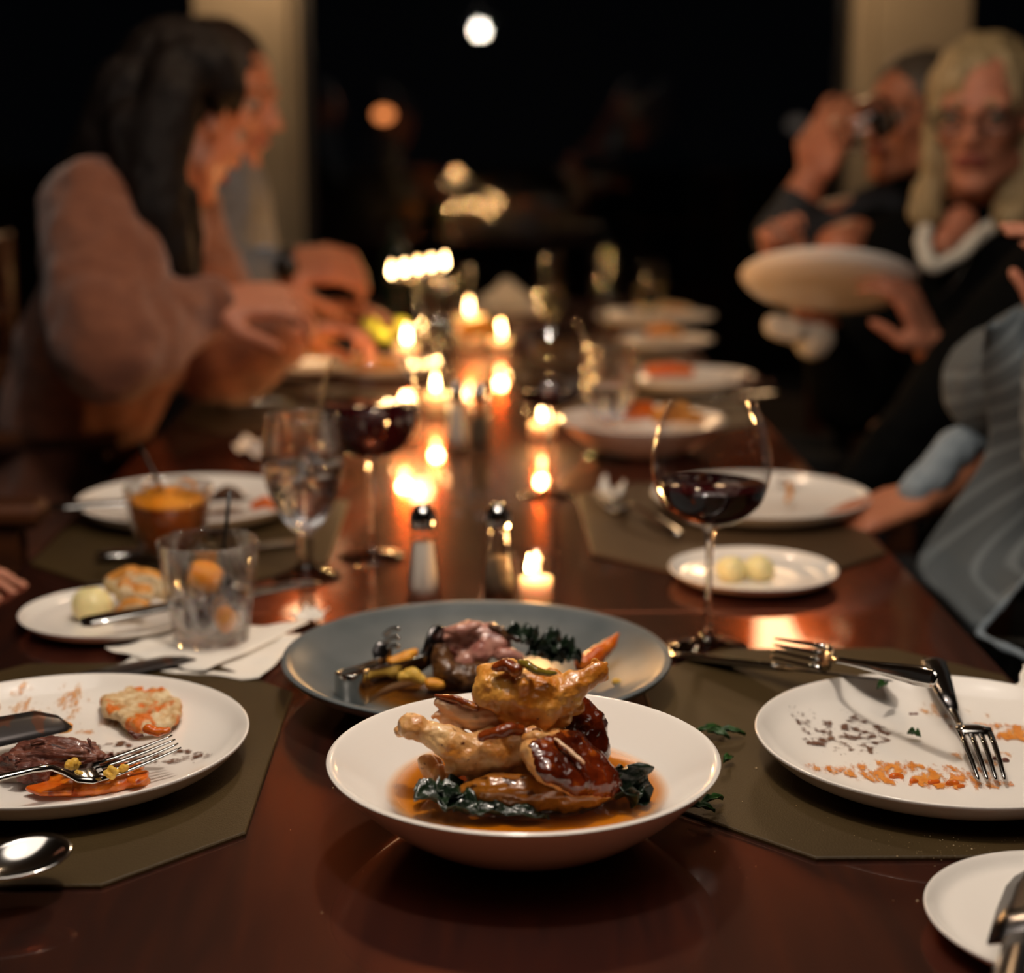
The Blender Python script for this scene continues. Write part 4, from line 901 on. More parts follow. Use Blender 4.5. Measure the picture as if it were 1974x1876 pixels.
# ---------------------------------------------------------------- plate with pulled meat
A_ = P1
smear(75, 1370, .010, .05, .032, M['smear_p'], 'pale orange sauce streaks fanning over the white plate behind the dark knife', seed=1, rotz=.2, pc=A_)
smear(175, 1400, .008, .05, .014, M['smear_p'], 'thin pale sauce line between dark knife and bread crust', seed=2, rotz=.1, pc=A_)
smear(215, 1445, .008, .03, .025, M['smear_b'], 'brown specks of meat juice around the pulled meat', seed=3, pc=A_)
smear(330, 1455, .010, .03, .02, M['smear_b'], 'sparse brown flecks near the fork tines', seed=13, pc=A_)
def breadpiece(name, lst, d0, label, lumps=(), seed=0, crust_up=True, vox=.0016, thr=.35):
    V, F = [], []; pts = PX(lst, d0)
    for c in chain(pts): rcone(V, F, *c)
    for q in PX(lumps, d0): rcone(V, F, q[0], q[1], q[0] + V3((0, 0, 1e-5)), q[1])
    me, o = fuse(name, V, F, vox, 2, ((.002, 70), (.0012, 200)), seed)
    me.materials.append(M['crumb']); me.materials.append(M['crust'])
    for p_ in me.polygons:
        cc = p_.center*90; p_.material_index = 1 if (p_.normal.z*(1 if crust_up else -1) - .35*p_.normal.y*-1 + .5*noise.noise(cc)) > thr else 0
    return tag(link(name, me, None, None, o), label, 'bread')
dA = A_.y
lt = P(265, 1360, dA+.03)
V, F = [], []
def slab(name, pix, d0, dd, r, m, label, cat, seed, parent=None, nz=((.002, 80), (.001, 250)), vox=.0013, h=None):
    V, F = [], []; pts = [G(x, y, h) for x, y in pix] if h is not None else [P(x, y, d0) for x, y in pix]; c = sum(pts, V3())/len(pts); n = len(pts)
    for f in (0, .3, .6, .85):
        for i in range(n): rcone(V, F, pts[i]*(1-f) + c*f, r, pts[(i+1) % n]*(1-f) + c*f, r)
    me, o = fuse(name, V, F, vox, 2, nz, seed); return tag(link(name, me, M[m], None, o), label, cat)
M['toast'] = mat('sauced_bread', 'e4cda4', 'bc8c50', rough=.6, scale=90, detail=6, bump=.0016, bscale=300, c3='d8701c', s3=75, t3=.55)
slab('bread_piece', [(205, 1352), (238, 1345), (262, 1325), (296, 1318), (318, 1345), (338, 1362), (336, 1385), (312, 1398), (268, 1402), (240, 1385), (212, 1372)], 0, 0, .005, 'toast', 'torn crusty bread piece soaked with orange sauce on the pulled meat plate', 'bread', 3, h=.016)
food('vegetable_bit', [(285, 1405, .0, 10), (305, 1412, .0, 11), (325, 1408, .0, 9)], P(300, 1408, dA).y - .02, 'carrot', 'glossy orange vegetable bits under the torn bread', 'vegetable', vox=.0012, seed=30)
food('meat_shred', [(250, 1412, 0, 5), (262, 1420, 0, 7), (275, 1418, 0, 6)], dA - .02, 'beef', 'small dark meat shred below the torn bread', 'meat', vox=.001, seed=31)
dm = G(110, 1470, .02).y
food('pulled_meat', [(15, 1472, 0, 22), (60, 1458, .002, 33), (110, 1452, .002, 34), (160, 1456, 0, 28), (200, 1468, 0, 14), (225, 1478, -.002, 6)], dm, 'beef', 'heap of brown pulled braised meat between the dark knife and the fork', 'meat',
     lumps=[(50, 1490, -.012, 20), (80, 1488, -.012, 20), (30, 1462, -.006, 14), (175, 1442, 0, 12), (195, 1455, -.004, 9), (135, 1438, .002, 12), (215, 1455, 0, 5)], vox=.0012, smooth=1, nz=((.0035, 70, (.5, 2.2, 2.2)), (.0022, 160, (.4, 2.6, 2.6)), (.0008, 420)), seed=32)
for i, (x0, y0, x1, y1, l) in enumerate(((-5, 1495, 25, 1478, 'loose strand of pulled meat at the heap edge by the frame'), (215, 1470, 233, 1465, 'loose meat strand nearest the fork tines'), (60, 1432, 88, 1428, 'dark meat strand tucked under the knife blade'), (170, 1425, 176, 1440, 'upright meat strand on the heap'))):
    food('meat_strand', [(x0, y0, 0, 3), ((x0+x1)/2, (y0+y1)/2 - 3, 0, 4.5), (x1, y1, 0, 2)], dm - .004, 'beef', l, 'meat', vox=.0008, smooth=1, nz=((.0006, 250),), seed=33+i)
slab('vegetable_mash', [(85, 1500), (130, 1490), (200, 1480), (262, 1484), (278, 1502), (235, 1515), (160, 1526), (90, 1520)], 0, 0, .0045, 'puree', 'orange mashed vegetables under the fork', 'vegetable', 35, h=.010, nz=((.0025, 90), (.001, 260)))
for i, (x, y, r, l) in enumerate(((140, 1478, 14, 'yellow crumble clump on the meat heap side of the fork'), (175, 1445, 9, 'yellow crumble clump on top of the meat'), (215, 1492, 13, 'yellow crumble clump right at the fork tines'), (238, 1484, 10, 'small yellow crumble clump beside the tines'), (150, 1492, 9, 'small yellow crumble clump by the fork neck'), (188, 1456, 7, 'tiny yellow crumble on the meat edge'))):
    food('crumble', [(x-r*.5, y, 0, r*.7), (x+r*.4, y-r*.2, .002, r*.75), (x, y-r*.6, .001, r*.6)], G(x, y, .022).y, 'grain', l, 'crumble', vox=.0009, smooth=1, nz=((.002, 260), (.0008, 600)), seed=40+i)
slab('carrot_slice', [(55, 1520), (95, 1512), (140, 1518), (135, 1528), (80, 1530)], 0, 0, .0022, 'carrot', 'flat orange carrot slice in front of the fork handle', 'carrot', 47, h=.012, nz=((.0006, 120),))
slab('carrot_slice', [(245, 1502), (262, 1494), (282, 1490), (280, 1500), (262, 1508)], 0, 0, .002, 'carrot', 'small red-orange carrot end beneath the fork tines', 'carrot', 48, h=.014, nz=((.0006, 120),))
slab('vegetable_mash', [(104, 1402), (120, 1392), (136, 1398), (132, 1408), (112, 1410)], 0, 0, .002, 'golden', 'dab of orange mash on the tip of the dark knife', 'vegetable', 49, h=.018, nz=((.001, 200),))
# ---------------------------------------------------------------- smeared plate
B_ = P2
smear(1628, 1418, .007, .040, .046, M['smear_b'], 'dried brown gravy smear on the white plate beyond the mat edge', seed=4, rotz=.3, pc=B_)
smear(1760, 1496, .006, .078, .026, M['smear_o'], 'long orange sauce smear at the near side of the white plate', seed=5, rotz=-.10, pc=B_)
smear(1925, 1412, .007, .045, .016, M['smear_o'], 'orange sauce streak beside the standing fork', seed=6, rotz=-.3, pc=B_)
smear(1830, 1380, .007, .035, .012, M['smear_p'], 'faint orange trace behind the standing fork', seed=7, rotz=-.4, pc=B_)
smear(1900, 1460, .007, .03, .02, M['smear_p'], 'pale sauce trace under the fork tines', seed=17, pc=B_)
for i, (x, y, r, m, l) in enumerate(((1728, 1497, 13, 'carrot', 'orange vegetable lump highest on the near orange smear'), (1762, 1506, 9, 'carrot', 'flat orange lump between two bigger lumps'), (1800, 1508, 11, 'carrot', 'dark orange lump by the near plate rim'), (1835, 1510, 13, 'puree', 'biggest brown-orange lump by the near plate rim'), (1852, 1516, 8, 'puree', 'last small lump on the orange smear'), (1760, 1378, 9, 'beef', 'oval brown bean behind the gravy smear'), (1938, 1466, 8, 'beef', 'brown food bit caught on the fork tines'), (1918, 1462, 6, 'beef', 'tiny brown bit beside the fork tines'))):
    food('sauce_lump', [(x-r*.5, y, 0, r*.6), (x+r*.6, y, .001, r*.6)], G(x, y, .0075).y, m, l, 'food bit', vox=.0008, smooth=1, nz=((.001, 260),), seed=60+i)
leaf(G(1762, 1419, .010), .010, .006, (.2, .1, -.5), 'tiny green leaf bit in the middle of the smeared plate', 71, 'herb', 'herb_leaf')
for i, (x, y, L, rz, l) in enumerate(((1370, 1412, .024, .4, 'fresh green herb leaf lying on the mat beside the white bowl'), (1408, 1416, .022, -.1, 'narrow green herb leaf pointing at the smeared plate'), (1385, 1420, .018, -.5, 'small green herb leaf under the two others'), (1372, 1548, .022, .7, 'dark herb leaf in the shade at the bowl foot'), (1352, 1562, .018, -.2, 'dark herb stem end under the bowl rim'), (1402, 1468, .014, 1.0, 'black herb sprig touching the bowl rim'), (1700, 1326, .018, .9, 'herb sprig stuck to the knife blade tip'))):
    leaf(G(x, y, .006 if y != 1326 else .03), L, .006, (.2, .1, rz), l, 80+i, 'herb', 'herb_leaf', frill=.12, bend=.25)
# crumbs
random.seed(12); V, F = [], []
def crumb(p, r):
    b = len(V)
    for dx, dy, dz in ((1, 0, 0), (-1, 0, 0), (0, 1, 0), (0, -1, 0), (0, 0, .8), (0, 0, -.2)): V.append((p.x + dx*r*random.uniform(.6, 1.3), p.y + dy*r*random.uniform(.6, 1.3), p.z + dz*r))
    F.extend([(b, b+2, b+4), (b+2, b+1, b+4), (b+1, b+3, b+4), (b+3, b, b+4), (b+2, b, b+5), (b+1, b+2, b+5), (b+3, b+1, b+5), (b, b+3, b+5)])
for x, y, r in ((1458, 1481, 1.1), (1431, 1545, .6), (1730, 1651, .8), (1838, 1630, .7), (1873, 1637, .9), (1866, 1631, .5), (1800, 1655, .5), (1802, 1670, .6), (1776, 1642, .5), (1793, 1612, .5), (1838, 1615, .5), (1658, 1616, .4), (1698, 1578, .5), (1535, 1553, .4), (1768, 1737, 1.1), (1722, 1736, .5)): crumb(G(x, y, .0035 if y < 1720 else .0005), r*.0009)
for _ in range(70): crumb(G(random.gauss(1850, 70), random.gauss(1625, 22), .0033), random.uniform(.15, .45)*.0009)
for _ in range(26): crumb(G(random.uniform(1400, 1900), random.uniform(1560, 1700), .0033), random.uniform(.15, .4)*.0009)
for x, y, r in ((642, 1519, .9), (372, 1642, .5), (620, 1760, .7), (1378, 1642, .6), (700, 1680, .3), (560, 1600, .3)): crumb(G(x, y, .0004), r*.0009)
tag(link('bread_crumbs', mesh('bread_crumbs', V, F), M['crumb']), 'pale bread crumbs scattered over the olive mat and the dark wood', 'crumbs', kind='stuff')
# ---------------------------------------------------------------- side plates and other food
def sph(name, px, py, h, r, m, label, cat, sq=.85, seed=0, grp=None):
    p = G(px, py, h); V, F = [], []; ell(V, F, p, (r, r, r*sq)); me, o = fuse(name, V, F, .0016, 1, ((.0012, 90), (.0004, 400)), seed); return tag(link(name, me, M[m], None, o), label, cat, grp)
sph('butter_scoop', 1410, 1098, .014, .0155, 'butter', 'pale round butter scoop nearer the wine glass stem', 'butter', seed=1)
sph('butter_scoop', 1463, 1097, .014, .0155, 'butter', 'pale round butter scoop farther from the wine glass stem', 'butter', seed=2)
sph('butter_scoop', 178, 1166, .017, .019, 'butter', 'pale round butter scoop beside the torn bread', 'butter', seed=3)
dB = P5.y
breadpiece('bread_roll_half', [(222, 1125, .012, 24), (255, 1115, .014, 27), (290, 1122, .012, 26), (318, 1140, .008, 20)], dB + .015, 'torn bread roll with golden crust standing behind the butter', [(240, 1140, .0, 22), (275, 1145, .0, 22)], 4)
breadpiece('bread_piece', [(232, 1180, -.01, 13), (250, 1168, -.01, 17), (275, 1168, -.012, 15)], dB, 'small torn golden bread piece above the knife on the side plate', [], 5, thr=.0)
food('leftover_meat', [(420, 955, 0, 12), (440, 950, 0, 16), (460, 958, 0, 12)], P3_.y, 'lambcrust', 'dark leftover meat scrap on the plate behind the amber drink', 'meat', vox=.002, seed=90)
food('leftover_carrot', [(490, 975, 0, 9), (510, 968, 0, 12), (530, 975, 0, 10)], P3_.y - .03, 'carrot', 'orange leftovers beside the goblet on the plate', 'vegetable', vox=.002, seed=91)
food('leftover_onion', [(320, 940, 0, 7), (345, 936, 0, 9), (372, 942, 0, 7)], P3_.y + .02, 'toast', 'light brown leftovers just above the amber drink', 'food', vox=.002, seed=92)
smear(1520, 945, .006, .018, .03, M['smear_b'], 'brown leftover streak on the plate behind the red wine glass', seed=8, pc=P4, R=.126, H=.022)
food('leftover_crust', [(1520, 935, 0, 7), (1524, 948, -.002, 6), (1518, 965, -.01, 6)], P4.y, 'crust', 'small brown crust scrap on the plate behind the red wine glass', 'food', vox=.0016, seed=93)
smear(1440, 900, .008, .035, .02, M['smear_b'], 'speckled leftovers seen through the large wine glass', seed=9, pc=P4, R=.126, H=.022)
# napkins under the tumbler
def napkin(pix, h, label, seed, amp=.002, th=.0007, n=18, name='paper_napkin', m='paper'):
    """four corner pixels -> softly buckled folded sheet with thickness"""
    c = [G(x, y, h) for x, y in pix]; V, F = [], []; base = sum(c, V3())/4; base.z = T + h
    for s in (1, 0):
        for i in range(n):
            for j in range(n):
                u, v = i/(n-1), j/(n-1); q = c[0]*(1-u)*(1-v) + c[1]*u*(1-v) + c[2]*u*v + c[3]*(1-u)*v
                e = (abs(u-.5)*2)**2 + (abs(v-.5)*2)**2
                z = amp*(.25+e)*(1 + noise.noise(V3((u*3, v*3, seed)))*1.2) + amp*.5*noise.noise(V3((u*7, v*5, seed+9)))
                q = q + V3((.004*noise.noise(V3((u*4, v*4, seed+4))), .004*noise.noise(V3((u*4, v*4, seed+5))), 0))
                V.append((q.x-base.x, q.y-base.y, max(z, 0) + (th if s else 0)))
    N = n*n
    for i in range(n-1):
        for j in range(n-1):
            a = i*n+j; F.append((a, a+n, a+n+1, a+1)); F.append((N+a+1, N+a+n+1, N+a+n, N+a))
    for i in range(n-1):
        a = i*n; F.append((a, N+a, N+a+n, a+n)); a += n-1; F.append((a+n, N+a+n, N+a, a))
        F.append((i+1, N+i+1, N+i, i)); a = (n-1)*n+i; F.append((a, N+a, N+a+1, a+1))
    me = mesh(name, V, F); return tag(link(name, me, M[m], None, base), label, 'napkin', 'paper napkins')
napkin([(228, 1293), (500, 1318), (585, 1235), (330, 1225)], .0004, 'lower white paper napkin sheet reaching to the slate plate', 1, .0022)
napkin([(203, 1258), (395, 1302), (600, 1205), (360, 1218)], .0028, 'upper folded white napkin sheet right under the faceted tumbler', 2, .0018)
napkin([(560, 1205), (600, 1212), (635, 1192), (590, 1182)], .001, 'small napkin corner raised behind the slate plate', 3, .004)
napkin([(450, 872), (505, 892), (520, 862), (470, 850)], .001, 'small white napkin lying by the goblet of iced water', 4, .004)
napkin([(1150, 968), (1185, 985), (1205, 962), (1160, 950)], .001, 'crumpled little napkin on the edge of the brown mat', 5, .008)
napkin([(1960, 1335), (2030, 1345), (2030, 1290), (1970, 1300)], .02, 'white napkin just touching the frame edge by the smeared plate', 6, .003)
# far food
food('fried_food', [(545, 672, 0, 18), (575, 658, 0, 24), (610, 668, 0, 20), (640, 676, 0, 12)], P8.y, 'golden', 'heap of golden fried food on the plate before the brown sweater', 'food', lumps=[(560, 655, 0, 12), (590, 648, 0, 14)], vox=.003, nz=((.004, 60), (.002, 140)), seed=94)
food('browned_leftovers', [(1255, 715, 0, 14), (1290, 712, 0, 14), (1330, 716, 0, 10)], P9.y, 'carrot', 'orange-brown leftovers on the plate behind the tall goblet', 'food', vox=.003, seed=95)
food('meat_scrap', [(1300, 700, .02, 8), (1325, 702, .02, 9)], P9.y, 'beef', 'dark meat scrap on the plate behind the tall goblet', 'meat', vox=.003, seed=96)
food('stew_piece', [(1180, 798, 0, 14), (1215, 790, 0, 20), (1250, 792, .01, 18)], QO.y, 'carrot', 'orange stew chunks in the bowl by the tall goblet', 'stew', vox=.003, nz=((.004, 60),), seed=97)
food('stew_piece', [(1270, 800, 0, 18), (1310, 796, .01, 20), (1345, 806, 0, 12)], QO.y, 'crust', 'brown crusty stew chunks farthest from the tall goblet', 'stew', vox=.003, nz=((.004, 60),), seed=98)
food('far_food', [(1255, 640, 0, 10), (1285, 632, 0, 14), (1310, 642, 0, 8)], P10.y, 'crust', 'pale bready food on the small far plate', 'food', vox=.003, seed=99)
food('far_food', [(1230, 590, 0, 8), (1270, 588, 0, 10), (1330, 596, 0, 6)], P11.y, 'toast', 'pale leftovers on the farthest plate', 'food', vox=.003, seed=100)
food('bread_basket_roll', [(900, 636, 0, 16), (930, 630, 0, 17), (955, 640, 0, 12)], 3.1, 'golden', 'golden roll glowing between the candles', 'bread', vox=.003, seed=101)
food('napkin_heap', [(945, 575, 0, 14), (975, 562, 0, 20), (1005, 575, 0, 18)], P13.y, 'white', 'crumpled white cloth napkin on the plate near the table end', 'napkin', vox=.004, nz=((.012, 25), (.004, 70)), seed=102)
food('plated_food', [(670, 705, 0, 12), (720, 700, 0, 14), (765, 702, 0, 12)], P12.y, 'golden', 'golden leftovers on the candlelit plate behind the dark wine', 'food', vox=.003, seed=103)
# salad bowl
p = G(745, 690); V, F = lathe(smoothprof([(0, .004), (.03, .005), (.055, .03), (.062, .055), (.0625, .056), (.056, .03), (.032, .001), (0, 0)], 4), 48)
tag(link('salad_bowl', mesh('salad_bowl', V, F), M['thin'], None, (p.x, p.y, T)), 'small clear glass bowl of lime green salad near the candles', 'bowl')
V, F = [], []
for i in range(9): ell(V, F, (p.x + random.uniform(-.03, .03), p.y + random.uniform(-.03, .03), T + .035 + random.uniform(0, .035)), (.018, .018, .013))
me, o = fuse('lime_salad', V, F, .003, 1, ((.004, 60),), 5); tag(link('lime_salad', me, M['greens'], None, o), 'lime green salad heaped in the clear bowl', 'salad')
# dark drinks at far centre
for x, y, l in ((765, 600, 'dark bottle standing behind the salad bowl'),):
    p = G(x, y); V, F = lathe(smoothprof([(0, 0), (.035, 0), (.037, .004), (.037, .12), (.03, .15), (.014, .17), (.013, .20), (0, .201)], 3), 32)
    tag(link('dark_bottle', mesh('dark_bottle', V, F), mat('bottle_glass', (.01, .02, .012, 1), rough=.05, spec=.6), None, (p.x, p.y, T)), l, 'bottle')
# ---------------------------------------------------------------- people
def frame(fwd, up=V3((0, 0, 1))):
    f = V3(fwd).normalized(); r = f.cross(up).normalized(); u = r.cross(f); return Matrix((r, f, u)).transposed()   # columns: right, forward, up
def head_solids(V, F, c, R, s=1.0, fem=False):
    q = lambda x, y, z: V3(c) + R @ V3((x*s, y*s, z*s))
    E = lambda x, y, z, a, b, d: ell(V, F, q(x, y, z), (a*s, b*s, d*s), R)
    E(0, -.012, .035, .074, .094, .084); E(0, .022, -.02, .060, .068, .084); E(0, .048, -.078, .034, .036, .030); E(0, .072, -.094, .017, .016, .014)
    rcone(V, F, q(-.045, .015, -.06), .022*s, q(-.012, .07, -.093), .014*s); rcone(V, F, q(.045, .015, -.06), .022*s, q(.012, .07, -.093), .014*s)
    rcone(V, F, q(-.04, .072, .028), .013*s, q(.04, .072, .028), .013*s)
    rcone(V, F, q(0, .084, .018), .0075*s, q(0, .110, -.022), .0115*s)
    E(-.013, .099, -.026, .009, .010, .008); E(.013, .099, -.026, .009, .010, .008)
    E(-.036, .066, -.018, .022, .02, .018); E(.036, .066, -.018, .022, .02, .018); E(0, .078, -.052, .026, .018, .018)
    for x in (-1, 1): E(x*.076, -.005, -.005, .009, .018, .03)
    return q
def hand_solids(V, F, wrist, d, n, curl=.4, thumb=1, s=1.0, spread=.12):
    """d: towards the knuckles, n: back-of-hand normal, thumb: +1/-1 side"""
    d = V3(d).normalized(); n = V3(n); n = (n - d*n.dot(d)).normalized(); r = d.cross(n).normalized()*thumb; w_ = V3(wrist)
    kn = w_ + d*.085*s
    for k in range(4):
        o = (-.030 + .020*k)*s; rcone(V, F, w_ + d*.012*s + r*o*.75, .0125*s, kn + r*o - d*(.004*abs(k-1.8))*s, .0105*s)
    rcone(V, F, w_ + d*.02*s, .018*s, kn - d*.012*s, .013*s, n, .7)
    lens = (.062, .078, .084, .074)
    for k in range(4):
        o = (-.030 + .020*k)*s; p0 = kn + r*o; L = lens[k]*s; a = curl*.6; dd = (d + r*(k-1.5)*spread).normalized(); rad = (.0075 if k == 0 else .0085)*s
        for f in (.45, .30, .25):
            v = dd*cos(a) - n*sin(a); p1 = p0 + v*(L*f); rcone(V, F, p0, rad, p1, rad*.92, seg=10); p0 = p1; rad *= .92; a += curl*1.15
    p0 = w_ + d*.022*s + r*.026*s; v = (d*.6 + r*.75 - n*.35*(1+curl*.5)).normalized(); p1 = p0 + v*.036*s; rcone(V, F, p0, .0135*s, p1, .011*s)
    v2 = (d*.95 + r*.15 - n*.3*(1+curl)).normalized(); p2 = p1 + v2*.03*s; rcone(V, F, p1, .0105*s, p2, .009*s, seg=10); rcone(V, F, p2, .009*s, p2 + (v2 - n*.3*curl).normalized()*.022*s, .0075*s, seg=10)
def person(label, J, skin='skin', top=None, legs='denim', hair=None, sleeves=('wrist', 'wrist'), scale=1.0, bare=False, body_vox=.0058):
    """one continuous body, clothes / hair / face details as children"""
    g = {k: V3(v) for k, v in J.items() if k not in ('face', 'hands', 'thick')}; tk = J.get('thick', 1.0)
    loc = V3((g['pelvis'].x, g['pelvis'].y, 0)); root = thing('person', loc, label, 'person')
    R = frame(J['face']) if 'face' in J else None
    V, F = [], []; s = scale
    side = (g['shL'] - g['shR']).normalized(); nb = g['neck']
    def torso(V, F, e=0, m=1.0):
        ch = nb*.6 + g['pelvis']*.4; wa = nb*.28 + g['pelvis']*.72
        rcone(V, F, g['shR']*.92 + g['shL']*.08, .052 + e, g['shL']*.92 + g['shR']*.08, .052 + e)
        rcone(V, F, nb*.85 + ch*.15, .082*tk + e, ch, .118*tk + e, side, 1.28*m/tk); rcone(V, F, ch, .115*tk + e, wa, .105*tk + e, side, 1.25*m/tk); rcone(V, F, wa, .105*tk + e, g['pelvis'], .125*tk + e, side, 1.3*m/tk)
        rcone(V, F, nb, .052 + e, (g['shR'] + nb)/2 - V3((0, 0, .01)), .055 + e); rcone(V, F, nb, .052 + e, (g['shL'] + nb)/2 - V3((0, 0, .01)), .055 + e)
    torso(V, F)
    if R is not None:
        q = head_solids(V, F, g['head'], R, s); rcone(V, F, q(0, -.02, -.06), .05*s, nb, .058)
    for a in 'LR':
        rcone(V, F, g['sh'+a], .052, g['el'+a], .040); rcone(V, F, g['el'+a], .041, g['wr'+a], .027)
        hd = J['hands'][a]; hand_solids(V, F, g['wr'+a], hd[0], hd[1], hd[2], hd[3], hd[4] if len(hd) > 4 else 1.0)
        sg = 1 if a == 'L' else -1; hip = g['pelvis'] + side*sg*.09 - V3((0, 0, .03)); kn = g['kn'+a]; an = g['an'+a]
        rcone(V, F, hip, .088, kn, .058); rcone(V, F, kn, .057, an, .036)
    me, o = fuse('body', V, F, body_vox, 4, ((.0008, 40),), 1, origin=loc); link('body', me, M[skin], root)
    def cloth(name, m, V, F, vox=.008, nz=((.008, 14), (.003, 45)), sm=2):
        me, o = fuse(name, V, F, vox, sm, nz, 3, origin=loc); return link(name, me, M[m], root)
    if top:
        V, F = [], []; e = top.get('loose', .014); torso(V, F, e)
        for a, w in zip('LR', sleeves):
            if w == 'none': continue
            ee = e + top.get('baggy', 0)
            end = {'wrist': .97, 'mid': .55, 'short': 0}[w]
            if w == 'short': rcone(V, F, g['sh'+a], .054+ee, g['sh'+a]*.5 + g['el'+a]*.5, .05+ee); continue
            rcone(V, F, g['sh'+a], .054+ee, g['el'+a], .046+ee*1.3); rcone(V, F, g['el'+a], .046+ee*1.3, g['el'+a]*(1-end) + g['wr'+a]*end, .028+e*.8 + top.get('baggy', 0)*.5)
        cloth(top['name'], top['mat'], V, F, nz=top.get('nz', ((.008, 14), (.003, 45))))
    V, F = [], []
    for a in 'LR':
        sg = 1 if a == 'L' else -1; hip = g['pelvis'] + side*sg*.09 - V3((0, 0, .03))
        rcone(V, F, hip, .10, g['kn'+a], .072); rcone(V, F, g['kn'+a], .070, g['an'+a], .052)
    rcone(V, F, g['pelvis'] - side*.06, .125, g['pelvis'] + side*.06, .125); cloth('trousers', legs, V, F, .010, ((.005, 18),))
    for a in 'LR':
        an = g['an'+a]; f = V3((g['kn'+a].x - g['pelvis'].x, 0, 0)).normalized(); V, F = [], []
        rcone(V, F, an + V3((0, 0, -.03)), .042, V3((an.x, an.y, .035)) + f*.14, .034); rcone(V, F, an + V3((0, 0, -.045)), .036, V3((an.x, an.y, .035)) - f*.03, .034)
        cloth('shoe', 'shoe', V, F, .008, ())
    if R is not None:
        q = lambda x, y, z: g['head'] + R @ V3((x*s, y*s, z*s)) - loc
        for x in (-.032, .032):
            V, F = [], []; ell(V, F, q(x, .073, .006), (.0125*s,)*3); ey = link('eye', mesh('eye', V, F), M['eyew'], root)
            V, F = [], []; ell(V, F, q(x, .0825, .005), (.0062*s, .0040*s, .0062*s), R); link('iris', mesh('iris', V, F), M['iris'], ey)
            V, F = [], []; rcone(V, F, q(x*.55, .088, .030), .0035*s, q(x*1.6, .074, .032), .0028*s, seg=8); link('eyebrow', mesh('eyebrow', V, F), M[hair['mat']] if hair else M['hair_brown'], root)
        V, F = [], []; rcone(V, F, q(-.019, .088, -.053), .004*s, q(0, .096, -.050), .0055*s, seg=8); rcone(V, F, q(.019, .088, -.053), .004*s, q(0, .096, -.050), .0055*s, seg=8)
        rcone(V, F, q(-.016, .088, -.060), .004*s, q(.016, .088, -.060), .0055*s, seg=8); link('lips', mesh('lips', V, F), M['lip'], root)
        if hair:
            V, F = [], []; ell(V, F, g['head'] + R @ V3((0, -.026*s, .046*s)), (.086*s, .100*s, .088*s), R)
            ell(V, F, g['head'] + R @ V3((0, -.055*s, -.01*s)), (.076*s, .062*s, .09*s), R)
            for c in hair.get('caps', ()): rcone(V, F, *c)
            me, o = fuse('hair', V, F, .006, 2, hair.get('nz', ((.004, 40, (1.5, 1.5, .4)), (.003, 90, (2, 2, .4)))), 9, origin=loc); link('hair', me, M[hair['mat']], root)
    return root, loc
def PR(px, py, y, r): return P(px, py, y), r/3250*y
# --- woman in brown sweater
hA = P(358, 226, 2.38)
c = lambda l: [(PR(*a)[0], PR(*a)[1], PR(*b)[0], PR(*b)[1]) for a, b in zip(l, l[1:])]
hairA = c([(305, 135, 2.34, 55), (250, 180, 2.32, 72), (215, 280, 2.32, 72), (175, 330, 2.34, 55), (130, 370, 2.40, 35)]) + c([(340, 128, 2.30, 50), (330, 190, 2.26, 58), (300, 300, 2.24, 62), (300, 400, 2.22, 58), (325, 490, 2.22, 50), (345, 560, 2.24, 40), (355, 612, 2.26, 18)]) + c([(370, 118, 2.30, 48), (412, 125, 2.30, 42), (432, 170, 2.30, 32), (420, 208, 2.31, 16)]) + c([(260, 250, 2.26, 60), (270, 380, 2.24, 50), (310, 470, 2.22, 45)]) + c([(360, 380, 2.26, 26), (372, 450, 2.27, 22), (372, 560, 2.29, 18)])
rA, lA = person('woman with long dark hair in a brown knit sweater, bent over her plate', dict(
    thick=.84, head=hA, face=(.58, .70, -.42), neck=P(290, 375, 2.40), shR=P(185, 425, 2.24), shL=P(330, 425, 2.56), elR=P(215, 660, 2.12), wrR=P(400, 590, 2.26), elL=P(430, 690, 2.52), wrL=P(540, 650, 2.48),
    pelvis=(-.68, 2.46, .52), knR=(-.28, 2.34, .54), knL=(-.28, 2.56, .54), anR=(-.30, 2.34, .10), anL=(-.30, 2.56, .10),
    hands=dict(R=((1, .12, .10), (.05, -.5, 1), .55, 1), L=((1, -.1, .15), (0, .2, 1), .6, -1))),
    top=dict(name='knit_sweater', mat='knit', loose=.014, baggy=.012, nz=((.012, 11), (.005, 30))), hair=dict(mat='hair_dark', caps=hairA), scale=.94)
# --- man in grey sweater
rB, lB = person('dark-haired man in a grey sweater and light blue collar, hands together over the table', dict(
    head=P(428, 190, 2.98), face=(.93, -.30, -.22), neck=P(425, 330, 2.99), shR=P(408, 375, 2.82), shL=P(452, 370, 3.14), elR=P(405, 560, 2.78), wrR=P(530, 515, 2.80), elL=P(480, 560, 3.10), wrL=P(585, 600, 2.95),
    pelvis=(-.62, 3.05, .52), knR=(-.25, 2.94, .54), knL=(-.25, 3.14, .54), anR=(-.28, 2.94, .10), anL=(-.28, 3.14, .10),
    hands=dict(R=((1, .05, .05), (.1, -.6, .8), .7, 1, 1.15), L=((1, -.35, .1), (0, .3, 1), .35, -1, 1.1))),
    skin='skin_w', top=dict(name='grey_sweater', mat='greyshirt', loose=.012), hair=dict(mat='hair_brown', nz=((.003, 60),)))
def child(name, caps, m, root, loc, vox=.004, nz=((.002, 60),), sm=2):
    V, F = [], []
    for k in caps: rcone(V, F, *k)
    me, o = fuse(name, V, F, vox, sm, nz, 2, origin=loc); return link(name, me, M[m], root)
child('shirt_collar', c([(400, 308, 2.94, 20), (430, 318, 2.93, 22), (448, 325, 2.93, 16)]), 'blue', rB, lB)
